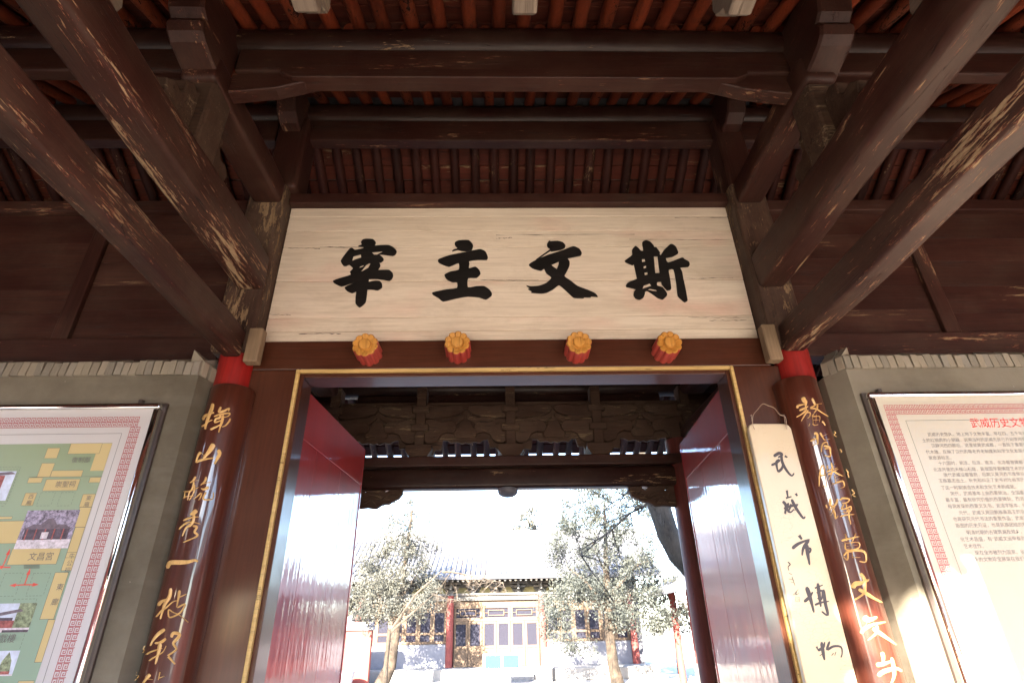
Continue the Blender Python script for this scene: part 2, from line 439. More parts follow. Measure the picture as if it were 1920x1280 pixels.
# ------------------------------------------------------------------ ground and floors
def plane_bm(x0, x1, y0, y1, z, n=1):
    bm = B(); vs_ = [bm.verts.new(p) for p in ((x0, y0, z), (x1, y0, z), (x1, y1, z), (x0, y1, z))]; bm.faces.new(vs_); return bm
tag(obj('ground', plane_bm(-400, 400, -400, 600, -.13), 'paving'), kind='structure')
tag(obj('front_yard', plane_bm(-40, 40, -60, -.52, -.124), 'front_brick'), kind='structure')
floor = tag(obj('hall_floor', box(B(), -6.2, 6.4, -.5, 6.6, -.3, 0, .01), 'floor_brick'), kind='structure')

# ------------------------------------------------------------------ the gate hall
hall = root('gate_hall', (0.125, YC, 0), 'dark red timber gate hall with open rafters, worn beams and a wide doorway', 'building')

def column(x, y, top, r=.115, mat='column_red'):
    bm = B(); tube(bm, [(x, y, .22), (x, y, top)], [r * 1.03, r], 28)
    c = obj('column', bm, mat, hall, True)
    bm = B(); tube(bm, [(x, y, 0), (x, y, .06), (x, y, .16), (x, y, .22)], [r * 1.7, r * 1.75, r * 1.5, r * 1.25], 24)
    obj('base', bm, 'stone', c, True)
    return c
for x in (XL, XR):
    c = column(x + .005, YC - .03, 3.2, .107)
    bm = B(); tube(bm, [(x + .005, YC - .03, 2.93), (x + .005, YC - .03, 3.205)], .112, 32)
    o = obj('collar', bm, 'collar_red', c, True); o['label'] = 'bright red collar band at the top of the column'
for x in (XLL, XRR): column(x, YC, 3.2, .13)
for x in (XLL, XL, XR, XRR):
    column(x, YF, 3.62, .13); column(x - (.11 if x == XR else 0), YB, 3.3, .13, 'column_faded')

# upper posts above the columns, with noses under the ridge
for x, lo, hi in ((XL, -1.84, -1.575), (XR, 1.785, 2.045)):
    bm = B(); box(bm, lo, hi, YC - .15, YC + .12, 3.205, 4.62, .03, 3)
    ulo, uhi = (-1.76, -1.52) if x < 0 else (1.80, 2.03)
    p = obj('post', bm, 'post_worn_z', hall)
    bm = B(); box(bm, ulo, uhi, YC - .13, YC + .11, 4.60, 5.36, .035, 3)
    obj('upper_post', bm, 'beam_paint_z', p)
    nx = (ulo + uhi) / 2
    bm = B(); prism(bm, [(YC - .05, 5.18), (3.12, 5.18), (3.04, 5.22), (2.99, 5.30), (2.97, 5.40), (3.0, 5.50), (3.1, 5.56), (YC - .05, 5.56)], 'x', nx - .075, nx + .075, .012)
    obj('beam_nose', bm, 'beam_paint_y', p)
    bm = B(); sx = at(475 if x < 0 else 1449, 650, YC - .16).x
    box(bm, sx - .045, sx + .045, YC - .175, YC - .10, 3.10 if x > 0 else 3.12, 3.36, .01)
    o = obj('wedge', bm, 'bare_wood', p); o['label'] = 'pale unpainted wooden wedge'

# beams running front to back
def long_beam(name, x0, x1, z0, z1, y0, y1, mat, bev, parent=hall, wob=.006):
    bm = B(); box(bm, x0, x1, y0, y1, z0, z1, bev, 4)
    n = 14
    bmesh.ops.bisect_plane
    for k in range(1, n):
        yy = y0 + (y1 - y0) * k / n
        bmesh.ops.bisect_plane(bm, geom=bm.verts[:] + bm.edges[:] + bm.faces[:], plane_co=(0, yy, 0), plane_no=(0, 1, 0))
    ph = random.random() * 9
    for v in bm.verts:
        v.co.x += wob * math.sin(v.co.y * 4.1 + ph + v.co.z * 9); v.co.z += wob * math.sin(v.co.y * 3.3 + ph * 2)
    return obj(name, bm, mat, parent, True)
for s, (a, b_) in enumerate(((-1.745, -1.628), (1.85, 1.997))):
    o = long_beam('tie_beam', a, b_, 3.165, 3.355, YF, YC - .14, 'beam_worn_y', .022)
    o['label'] = 'lower tie beam with long flaking streaks' if s == 0 else 'lower tie beam with bare orange wood along its edge'
    o.rotation_euler = (0, 0, 0)
for a, b_ in ((-1.760, -1.572), (1.797, 1.978)):
    long_beam('main_beam', a, b_, 3.66, 3.935, YF - .2, YC - .14, 'beam_worn_y' if a < 0 else 'beam_paint_y', .034)
for a, b_ in ((-1.80, -1.585), (1.80, 2.0)):
    long_beam('short_beam', a, b_, 4.41, 4.61, 2.12, YC - .14, 'beam_paint_y', .035)
# the same beams behind the door wall
for a, b_ in ((-1.79, -1.61), (1.86, 2.04)):
    long_beam('tie_beam', a, b_, 3.2, 3.42, YC + .13, YB, 'beam_paint_y', .03)
    long_beam('main_beam', a - .03, b_ + .03, 3.66, 3.93, YC + .13, YB - .35, 'beam_paint_y', .05)
    long_beam('short_beam', a - .03, b_ + .03, 4.42, 4.62, YC + .13, PC[0] + .1, 'beam_paint_y', .035)
# dwarf posts on the main beams, carved wings and beam noses
for sgn, xc in ((-1, -1.70), (1, 1.925)):
    for yy, back in ((2.26, False), (PC[0], True)):
        bm = B(); box(bm, xc - .10, xc + .10, yy - .1, yy + .1, 3.93, 4.43, .02, 2)
        dp = obj('dwarf_post', bm, 'bracket_wood', hall)
        for d in (-1, 1):
            pr = [(0.09, 3.935), (.42, 3.935), (.47, 3.97), (.46, 4.03), (.40, 4.05), (.36, 4.02), (.33, 4.06), (.35, 4.12), (.30, 4.17), (.24, 4.16), (.21, 4.20), (.22, 4.27), (.17, 4.31), (.12, 4.30), (.09, 4.34)]
            bm = B(); prism(bm, [(yy + d * p[0], p[1]) for p in pr], 'x', xc - .035, xc + .035, .008)
            obj('carved_wing', bm, 'bracket_wood', dp)
        if not back:
            pr = [(yy + .02, 4.62), (1.98, 4.50), (1.93, 4.53), (1.905, 4.58), (1.925, 4.63), (1.88, 4.66), (1.85, 4.74), (1.855, 4.82), (1.90, 4.90), (1.97, 4.95), (yy + .02, 4.97)]
            pr[0] = (yy + .02, 4.43)
            bm = B(); prism(bm, pr, 'x', xc - .10, xc + .10, .014)
            obj('beam_nose', bm, 'beam_paint_y', dp)
        # tapering arm under the purlin tie
        for d in (-1, 1):
            bm = B(); x1 = xc + d * .62
            prism(bm, [(xc + d * .10, 4.46), (xc + d * .38, 4.50), (x1, 4.58), (x1, 4.64), (xc + d * .10, 4.64)] , 'y', yy - .035 + (.04 if not back else 0), yy + .055 + (.04 if not back else 0), .006)
            obj('bracket_arm', bm, 'beam_paint_x', dp)

# purlins with their ties
def wavy_tube(x0, x1, y, z, r, n=26):
    bm = B(); ph = random.random() * 6
    pts = [(x0 + (x1 - x0) * i / n, y + .006 * math.sin(i * .9 + ph), z + .006 * math.sin(i * .7 + ph)) for i in range(n + 1)]
    tube(bm, pts, r, 20); return bm
for (y, z), th, tw, mat in ((RIDGE, .23, .10, 'purlin_paint'), (PA, .20, .085, 'purlin_paint'), (PC, .2, .09, 'purlin_paint'), (PD, .14, .09, 'purlin_paint'), (PB, .16, .09, 'purlin_paint')):
    pu = obj('purlin', wavy_tube(-6.1, 6.35, y, z, RP), mat, hall, True)
    spans = ((-6.0, -1.80), (-1.58, 1.83), (2.03, 6.25))
    for a, b_ in spans:
        bm = B(); box(bm, a, b_, y - tw / 2 - .02, y + tw / 2 - .02, z - RP + .012 - th, z - RP + .012, .014, 2)
        obj('tie_board', bm, 'beam_paint_x', pu)
# bottom board under the front purlin's tie in the door bay (mitred ends)
bm = B(); prism(bm, [(-1.30, 4.60), (-1.22, 4.555), (1.47, 4.555), (1.55, 4.60), (1.55, 4.63), (-1.30, 4.63)], 'y', PA[0] - .07, PA[0] + .035, .004)
obj('tie_foot', bm, 'beam_paint_x', hall)

# roof: rafters, sheathing planks, tiled shell
roof = root('roof', (0.125, 3.35, 5.2), parent=hall)
def seg_pt(a, b_, off):
    d = Vector((0, b_[0] - a[0], b_[1] - a[1])).normalized(); n = Vector((0, -d.z, d.y))
    if n.z < 0: n = -n
    return Vector((0, a[0], a[1])) + n * off, Vector((0, b_[0], b_[1])) + n * off, n
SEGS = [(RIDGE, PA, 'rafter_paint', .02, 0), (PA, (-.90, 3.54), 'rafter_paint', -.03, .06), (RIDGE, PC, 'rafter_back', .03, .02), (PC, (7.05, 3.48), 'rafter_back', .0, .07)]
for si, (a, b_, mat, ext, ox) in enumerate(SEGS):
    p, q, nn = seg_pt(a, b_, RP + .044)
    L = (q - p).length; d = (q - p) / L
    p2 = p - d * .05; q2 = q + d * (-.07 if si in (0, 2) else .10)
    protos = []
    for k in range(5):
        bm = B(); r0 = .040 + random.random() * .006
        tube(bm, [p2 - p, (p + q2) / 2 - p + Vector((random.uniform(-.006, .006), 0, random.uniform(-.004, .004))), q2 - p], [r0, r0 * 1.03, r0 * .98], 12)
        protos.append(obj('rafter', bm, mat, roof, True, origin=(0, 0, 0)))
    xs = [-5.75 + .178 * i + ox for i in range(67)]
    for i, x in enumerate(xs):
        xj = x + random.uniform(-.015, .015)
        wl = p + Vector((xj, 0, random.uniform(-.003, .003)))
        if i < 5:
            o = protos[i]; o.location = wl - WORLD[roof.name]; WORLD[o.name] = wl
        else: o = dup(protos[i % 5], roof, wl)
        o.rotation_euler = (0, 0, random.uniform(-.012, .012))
    # sheathing: planks laid across the rafters
    s0, s1, nn = seg_pt(a, b_, RP + .044 + .048)
    s0 = s0 - (s1 - s0).normalized() * (.06 if si in (0, 2) else 0)
    L = (s1 - s0).length + (.02 if si != 3 else -.06); d = (s1 - s0).normalized(); k = 0; t_ = 0
    rot = math.atan2(d.z, d.y)
    while t_ < L:
        wd = random.uniform(.13, .19)
        bm = B(); box(bm, -6.0, 6.25, 0, wd - random.uniform(.004, .012), 0, .022, .002, 1)
        for v in bm.verts:
            y, z = v.co.y, v.co.z
            v.co = Vector((v.co.x, 0, 0)) + s0 + d * (t_ + y) + nn * (z + .002 + random.uniform(0, .0004) + (k % 2) * .004)
        obj('plank', bm, 'sheathing', roof); t_ += wd; k += 1
# mud bed and tiles over the planks
for a, b_, ext in ((RIDGE, PA, 0), (PA, (-.98, 3.505), 0), (RIDGE, PC, 0), (PC, (6.96, 3.53), 0)):
    p, q, nn = seg_pt(a, b_, RP + .125); bm = B()
    vv = []
    for x in (-6.2, 6.45):
        for P0 in (p, q, q + nn * .12, p + nn * .12): vv.append(bm.verts.new(P0 + Vector((x, 0, 0))))
    for f in ((0, 1, 2, 3), (7, 6, 5, 4), (0, 4, 5, 1), (1, 5, 6, 2), (2, 6, 7, 3), (3, 7, 4, 0)): bm.faces.new([vv[i] for i in f])
    bmesh.ops.recalc_face_normals(bm, faces=bm.faces)
    obj('mud_bed', bm, 'roof_mortar', roof)
for a, b_ in ((RIDGE, (-1.0, 3.50)), (RIDGE, (7.0, 3.51))):
    bm = B(); off = RP + .28
    path = [RIDGE, PA if a is RIDGE and b_[0] < 3 else PC, b_]
    for i in range(48):
        x = -6.2 + i * .268
        tube(bm, [Vector((x, py, pz + off)) for py, pz in path], .07, 8)
    o = obj('tile_row', bm, 'roof_tile', roof, True); o['kind'] = 'stuff'
bm = B(); box(bm, -6.3, 6.55, 3.2, 3.5, 5.78, 6.45, .03); obj('ridge_cap', bm, 'roof_tile', roof)  # cap made taller so its shade covers the old leaning trunk
# gable walls
for x in (-6.0, 6.1):
    bm = B(); prism(bm, [(YF - .4, 0), (YB + .4, 0), (YB + .4, 4.35), (3.35, 5.75), (YF - .4, 4.42)], 'x', x - .15 + .05, x + .15, 0)
    obj('gable_wall', bm, 'grey_brick_far', hall)

# front eave: tie beams, brackets with grey carved tails
for a, b_ in ((-5.9, XL), (XL, XR), (XR, 6.15)):
    bm = B(); box(bm, a + .11, b_ - .11, YF - .07, YF + .07, 3.66, 3.86, .02); obj('eave_beam', bm, 'beam_paint_x', hall)
bm = B(); box(bm, -5.95, 6.2, YF - .14, YF + .14, 3.862, 3.925, .01); obj('plate_beam', bm, 'beam_paint_x', hall)
for i in range(-5, 7):
    x = .125 + (i - .5 + .5) * .9125
    bm = B(); box(bm, x - .12, x + .12, YF - .12, YF + .12, 3.93, 4.06, .015)
    bk = obj('bracket_set', bm, 'grey_wood', hall)
    bm = B(); prism(bm, [(YF + .05, 4.0), (1.30, 3.985), (1.33, 3.93), (1.37, 3.90), (1.43, 3.90), (1.455, 3.93), (1.45, 3.97), (1.48, 3.99), (1.52, 4.03), (1.53, 4.08), (1.50, 4.15), (YF + .05, 4.16)], 'x', x - .05, x + .05, .006)
    obj('carved_tail', bm, 'grey_wood', bk)
    bm = B(); prism(bm, [(YF + .05, 4.02), (1.28, 4.0), (1.33, 3.97), (1.37, 4.0), (1.38, 4.06), (YF + .05, 4.10)], 'x', x + (.056 if x > 0 else -.14), x + (.14 if x > 0 else -.056), .006)
    obj('carved_tail', bm, 'grey_wood', bk)
    bm = B(); box(bm, x - .3, x + .3, YF - .04, YF + .04, 4.065, 4.18, .02); obj('bracket_arm', bm, 'grey_wood', bk)

# beam over the plaque and side panels
for a, b_ in ((-1.573, 1.783),):
    bm = B(); box(bm, a, b_, YC - .07, YC + .09, 4.49, 4.585, .008); obj('top_rail', bm, 'beam_paint_x', hall)
for side, (a, b_) in enumerate(((-5.25, -1.84), (2.045, 5.5))):
    bm = B(); box(bm, a, b_, YC - .02, YC + .10, 4.455, 4.56, .008); obj('top_rail', bm, 'beam_paint_x', hall)
    bm = B(); box(bm, a, b_, YC - .035, YC + .11, 3.19, 3.365, .008); obj('bottom_rail', bm, 'beam_paint_x', hall)
    st = at(165, 500, YC).x if side == 0 else at(1735, 500, YC).x
    edges = [a, st - .055, st + .055, b_] if side == 0 else [a, st - .055, st + .055, b_]
    bm = B(); box(bm, st - .055, st + .055, YC - .005, YC + .09, 3.365, 4.455, .006); obj('stile', bm, 'beam_paint_z', hall)
    for e0, e1 in ((a, st - .055), (st + .055, b_)):
        z = 3.365
        while z < 4.45:
            hgt = min(random.uniform(.17, .26), 4.455 - z)
            if 4.455 - z - hgt < .08: hgt = 4.455 - z
            bm = B(); box(bm, e0, e1, YC + .03, YC + .055, z, z + hgt - .0012, .001, 1)
            obj('plank', bm, 'panel_paint', hall); z += hgt

# door frame
TRIM = [at(555, 693, 3.29), at(1372, 687, 3.29)]
gx0, gx1, gz = -1.297, 1.540, 3.118
frame = root('door_frame', (0.12, YC, 1.5), parent=hall)
bm = B(); box(bm, -1.585, 1.80, 3.285, 3.45, gz, 3.325, .006); obj('header', bm, 'frame_paint_x', frame)
bm = B(); box(bm, -1.60, gx0, 3.285, 3.45, .02, gz - .0015, .006); obj('jamb', bm, 'frame_paint_z', frame)
bm = B(); box(bm, gx1, 1.85, 3.285, 3.45, .02, gz - .0015, .006); obj('jamb', bm, 'frame_paint_z', frame)
# inner lining, set back, whose front edge carries the gold bead
bm = B(); box(bm, gx0 + .001, gx0 + .045, 3.30, 3.47, .02, gz - .004, .004); obj('lining', bm, 'frame_paint_z', frame)
bm = B(); box(bm, gx1 - .045, gx1 - .001, 3.30, 3.47, .02, gz - .004, .004); obj('lining', bm, 'frame_paint_z', frame)
bm = B(); box(bm, gx0 + .046, gx1 - .046, 3.30, 3.47, gz - .05, gz - .004, .004); obj('lining', bm, 'frame_paint_x', frame)
for bx_ in ((gx0 - .002, gx0 + .021, .02, gz - .002), (gx1 - .021, gx1 + .002, .02, gz - .002), (gx0 + .0215, gx1 - .0215, gz - .026, gz - .002)):
    bm = B(); box(bm, bx_[0], bx_[1], 3.272, 3.299, bx_[2], bx_[3], .006, 3); obj('gold_bead', bm, 'gold_paint', frame)
bm = B(); box(bm, -1.3, 1.54, 3.28, 3.46, 0.002, .25, .01); obj('threshold', bm, 'frame_paint_x', frame)
# four flower studs
sp0 = None
for (px, py, lb) in ((684, 645, 'first carved flower stud from the left'), (857, 641, 'second carved flower stud, with a dark cracked petal'), (1086, 641, 'third carved flower stud from the left'), (1256, 641, 'fourth carved flower stud, nearest the sign board')):
    c = at(px, py, 3.135)
    rr_ = .0835; n = 80
    ring = []
    ph = random.random()
    for i in range(n):
        th = 2 * math.pi * i / n; u = (i / n * 10 + ph) % 1
        ring.append((th, rr_ * (.84 + .16 * math.sin(math.pi * u) ** .55)))
    bm = B()
    lay = [(3.29, 1.02, 0), (3.16, 1.0, 0), (3.142, .99, 0), (3.133, .90, 1), (3.136, .70, 1), (3.143, .56, 1)]
    rows = []
    for y, s_, mi in lay:
        rows.append([bm.verts.new((c.x + math.cos(th) * r_ * s_, y + (.010 * max(0, 1 - (r_ / rr_ - .86) / .09) ** 1.5 if mi else 0), c.z + math.sin(th) * r_ * s_)) for th, r_ in ring])
    for k in range(len(rows) - 1):
        for i in range(n):
            f = bm.faces.new((rows[k][i], rows[k][(i + 1) % n], rows[k + 1][(i + 1) % n], rows[k + 1][i])); f.material_index = 1 if k >= 2 else 0
    bm.faces.new(rows[-1]).material_index = 1
    bmesh.ops.recalc_face_normals(bm, faces=bm.faces)
    st = obj('door_stud', bm, ['stud_red', 'ochre'], frame, True); st['label'] = lb
    bm = B(); tube(bm, [(c.x, 3.15, c.z), (c.x, 3.132, c.z), (c.x, 3.126, c.z), (c.x, 3.124, c.z)], [.0375, .0375, .034, .026], 24)
    obj('centre_disc', bm, 'ochre', st, True)

# door leaves, standing open inwards
def leaf(hx, hy, ex, ey, side):
    d = Vector((ex - hx, ey - hy, 0)); L = d.length; d.normalize(); nrm = Vector((d.y, -d.x, 0)) * side   # towards the passage
    r = root('door_leaf', (hx, hy, .1), parent=hall)
    def slab(name, u0, u1, z0, z1, t0, t1, mat, bev=.004):
        bm = B(); box(bm, u0, u1, t0, t1, z0, z1, bev)
        for v in bm.verts: v.co = Vector((hx, hy, 0)) + d * v.co.x + nrm * v.co.y + Vector((0, 0, v.co.z))
        bmesh.ops.recalc_face_normals(bm, faces=bm.faces)
        return obj(name, bm, mat, r)
    n = 5
    for i in range(n):
        slab('board', L * i / n + .0003, L * (i + 1) / n - .0003, .12, 3.03, -.035, .0 + (i % 2) * .0006, 'door_red', .0005)
    for z in (2.72,):
        slab('rail', 0, L, z, 3.032, -.036, .003, 'door_rail_red', .0012)
    slab('rail', 0, L, .12, .45, -.036, .010, 'door_rail_red', .006)
    slab('edge_strip', L, L + .02, .12, 3.03, -.04, .006, 'door_rail_red', .004)
    return r
leaf(-1.262, 3.475, -1.175, 4.76, 1)
leaf(1.505, 3.475, 1.60, 4.72, -1)

# side partitions inside
for x, s in ((-1.80, 1), (1.97, -1)):
    bm = B(); box(bm, x, x + .08, YC + .14, YB - .12, 0, 3.2, .005); obj('partition', bm, 'frame_paint_z', hall)

# brick coping and plaster walls beside the door bay
def side_wall(sgn):
    yf = 3.10
    if sgn < 0: xc, xe, far = at(372, 705, yf).x, at(405, 700, 3.22).x, -5.9
    else: xc, xe, far = at(1590, 705, yf).x, at(1548, 715, 3.22).x, 6.05
    r = root('plaster_wall', ((xc + far) / 2, 3.2, 0), ('grey plastered wall with brick coping behind the site map' if sgn < 0 else 'grey plastered wall with brick coping behind the history text panel'), 'wall')
    bm = B()
    poly = [(far, yf), (xc, yf), (xe, 3.23), (xe, 3.40), (far, 3.40)]
    prism(bm, poly, 'z', 0, 3.003)
    n = 30
    obj('plaster', bm, 'plaster', r)
    proto = None
    # bricks on edge, tops raked back to the rail
    def brick_at(x, y, rz, wd):
        nonlocal proto
        if proto is None:
            bm = B(); prism(bm, [(-.012, 0), (-.008, .088), (.006, .096), (.19, .185), (.19, 0)], 'x', -.5, .5, 0)
            bmesh.ops.bevel(bm, geom=bm.edges[:], offset=.004, segments=1, affect='EDGES')
            proto = obj('brick', bm, 'brick_grey', r, False, origin=(0, 0, 0)); o = proto
        else: o = dup(proto, r, (0, 0, 0))
        wl = Vector((x, y, 3.004 + random.uniform(-.003, .004)))
        o.location = wl - WORLD[r.name]; WORLD[o.name] = wl
        o.scale = (wd, (1 + random.uniform(-.04, .02)) * (.55 if abs(rz) > .2 else 1), 1 + random.uniform(-.05, .05)); o.rotation_euler = (random.uniform(-.02, .02), random.uniform(-.06, .06), rz + random.uniform(-.02, .02))
    x = xc
    while abs(x) < abs(far) - .05:
        wd = random.uniform(.042, .05); brick_at(x + sgn * wd / 2, yf - random.uniform(0, .005), 0, wd - .0045); x += sgn * (wd + .001)
    cl = math.hypot(xe - xc, .13); k = int(cl / .047)
    ang = math.atan2(.13, xe - xc) if sgn < 0 else math.atan2(-.13, -(xe - xc))
    for i in range(k):
        f = (i + .5) / k; brick_at(xc + (xe - xc) * f, yf + .13 * f, ang, .043)
    return r
side_wall(-1); side_wall(1)

# back eave row: beams, brackets, lattice boards
bm = B(); box(bm, -5.9, 6.15, YB - .13, YB + .13, 3.035, 3.135, .012); obj('plate_beam', bm, 'beam_paint_x', hall)
for a, b_ in ((-5.9, XL - .12), (XL + .12, XR - .12), (XR + .12, 6.15)):
    bm = B(); box(bm, a, b_, YB - .08, YB + .08, 2.83, 3.03, .035, 4); obj('eave_beam', bm, 'purlin_paint', hall, True)
sets = [(at(px, 800, YB).x) for px in (628, 790, 957, 1118, 1286)]
ext = [sets[0] - .93 * k for k in (1, 2, 3, 4)] + [sets[-1] + .93 * k for k in (1, 2, 3, 4)]
for x in sets + ext:
    bm = B(); prism(bm, [(x - .13, 3.255), (x + .13, 3.255), (x + .13, 3.20), (x + .09, 3.137), (x - .09, 3.137), (x - .13, 3.20)], 'y', YB - .13, YB + .13, .004)
    bk = obj('bracket_set', bm, 'bracket_wood', hall)
    bm = B(); box(bm, x - .05, x + .05, YB - .10, YB + .06, 3.257, 3.88, .008); obj('stem', bm, 'bracket_wood', bk)
    bm = B(); box(bm, x - .09, x + .09, YB - .12, YB + .05, 3.40, 3.47, .01); obj('block', bm, 'bracket_wood', bk)
    bm = B(); box(bm, x - .085, x + .085, YB - .12, YB + .05, 3.60, 3.66, .01); obj('block', bm, 'bracket_wood', bk)
    bm = B(); prism(bm, [(YB + .06, 3.38), (YB + .42, 3.30), (YB + .46, 3.36), (YB + .30, 3.48), (YB + .06, 3.52)], 'x', x - .045, x + .045, .01); obj('carved_beak', bm, 'bracket_wood', bk)
    for d in (-1, 1):
        pr = [(.05, 3.30), (.12, 3.285), (.18, 3.31), (.21, 3.37), (.27, 3.40), (.34, 3.39), (.37, 3.44), (.35, 3.50), (.29, 3.52), (.22, 3.505), (.15, 3.53), (.05, 3.535)]
        bm = B(); prism(bm, smooth_loop([(x + d * p[0], p[1]) for p in pr], 2), 'y', YB - .07, YB - .02, .005); obj('cloud_arm', bm, 'bracket_wood', bk)
        pr = [(.05, 3.55), (.18, 3.55), (.3, 3.57), (.40, 3.60), (.44, 3.64), (.42, 3.68), (.32, 3.69), (.2, 3.67), (.05, 3.70)]
        bm = B(); prism(bm, smooth_loop([(x + d * p[0], p[1]) for p in pr], 2), 'y', YB - .07, YB - .02, .005); obj('cloud_arm', bm, 'bracket_wood', bk)
allx = sorted(sets + ext)
for x0, x1 in zip(allx, allx[1:]):
    w_ = x1 - x0; top = 3.74
    lower = [(0, 3.19), (.10, 3.18), (.13, 3.23), (.20, 3.225), (.22, 3.33), (.28, 3.325), (.32, 3.30), (.40, 3.31), (.46, 3.29), (.5, 3.305), (.54, 3.29), (.60, 3.31), (.68, 3.30), (.72, 3.325), (.78, 3.33), (.80, 3.245), (.87, 3.25), (.90, 3.21), (1, 3.22)]
    ol = [(x0 + .05 + u * (w_ - .1), z) for u, z in lower] + [(x1 - .05, top), (x0 + .05, top)]
    bm = B(); prism(bm, ol, 'y', YB - .015, YB + .015, .003)
    cv = obj('carved_board', bm, 'bracket_wood', hall)
    mx = (x0 + x1) / 2
    # relief: central stepped block and two scroll plates
    bm = B(); prism(bm, [(mx - .10, 3.34), (mx + .10, 3.34), (mx + .13, 3.42), (mx + .07, 3.46), (mx + .05, 3.52), (mx - .05, 3.52), (mx - .07, 3.46), (mx - .13, 3.42)], 'y', YB - .05, YB - .017, .005)
    obj('relief', bm, 'bracket_wood', cv)
    for d in (-1, 1):
        bm = B(); prism(bm, smooth_loop([(mx + d * p[0], p[1]) for p in ((.14, 3.40), (.30, 3.42), (.36, 3.50), (.33, 3.57), (.22, 3.59), (.12, 3.56), (.02, 3.60), (.02, 3.55), (.10, 3.50))], 2), 'y', YB - .045, YB - .017, .005)
        obj('relief', bm, 'bracket_wood', cv)
# carved corner brackets under the back beam
def spandrel(flip):
    base = [(672, 912), (672, 955), (690, 951), (705, 953), (718, 945), (728, 944), (740, 938), (748, 934), (755, 925), (752, 916), (757, 912), (752, 911), (744, 915), (738, 921), (732, 915), (737, 911)]
    holes = [[(712, 914), (733, 914), (731, 922), (724, 925), (718, 919)], [(683, 920), (688, 920), (690, 925), (684, 926)], [(678, 930), (684, 930), (684, 933), (678, 933)], [(687, 931), (691, 930), (691, 933)]]
    fx = (lambda p: p) if not flip else (lambda p: (1933 - p[0], p[1] - 4))
    ols = [[(lambda q: (q.x, q.z))(at(*fx(p), YB)) for p in o] for o in [base] + holes]
    if True: ols[0] = [(x + (-.12 if not flip else .12) if i < 2 else x, z + (.03 if z > 2.82 else 0)) for i, (x, z) in enumerate(ols[0])]
    bm = curve_poly(ols, YB - .035, .06, .006)
    sp = obj('carved_spandrel', bm, 'bracket_wood', hall)
    bm = B()
    for pts in ([(680, 945), (700, 935), (715, 938), (730, 930), (742, 932)], [(690, 926), (706, 928), (716, 934)], [(730, 925), (738, 932), (748, 926)], [(676, 938), (688, 936), (698, 940), (704, 947)]):
        tube(bm, [Vector(at(*fx(p), YB - .04)) for p in smooth_pts(pts, 4)], .012, 6)
    obj('scroll', bm, 'bracket_wood', sp, True)
spandrel(False); spandrel(True)

# ------------------------------------------------------------------ plaque of white planks with four brushed characters
PY = 3.315
plq = root('name_plaque', (0.12, PY + .03, 3.9), 'long cream plaque of painted planks with four large black brush characters over the doorway', 'plaque')
lev = [at(560, y, PY).z for y in (640, 622, 596, 528, 464, 434, 407)] + [4.488]
lev[0] = 3.327
for i, (a, b_) in enumerate(zip(lev, lev[1:])):
    tl = .004 * math.sin(i * 2.1)
    bm = B(); box(bm, -1.568, 1.778, PY + .001 * (i % 3), PY + .03, a + .0016, b_ - .0016, .0035, 1)
    for v in bm.verts:
        if abs(v.co.z - b_) < .01 and i < 6: v.co.z += 0
    obj('plank', bm, 'plaque_white', plq)
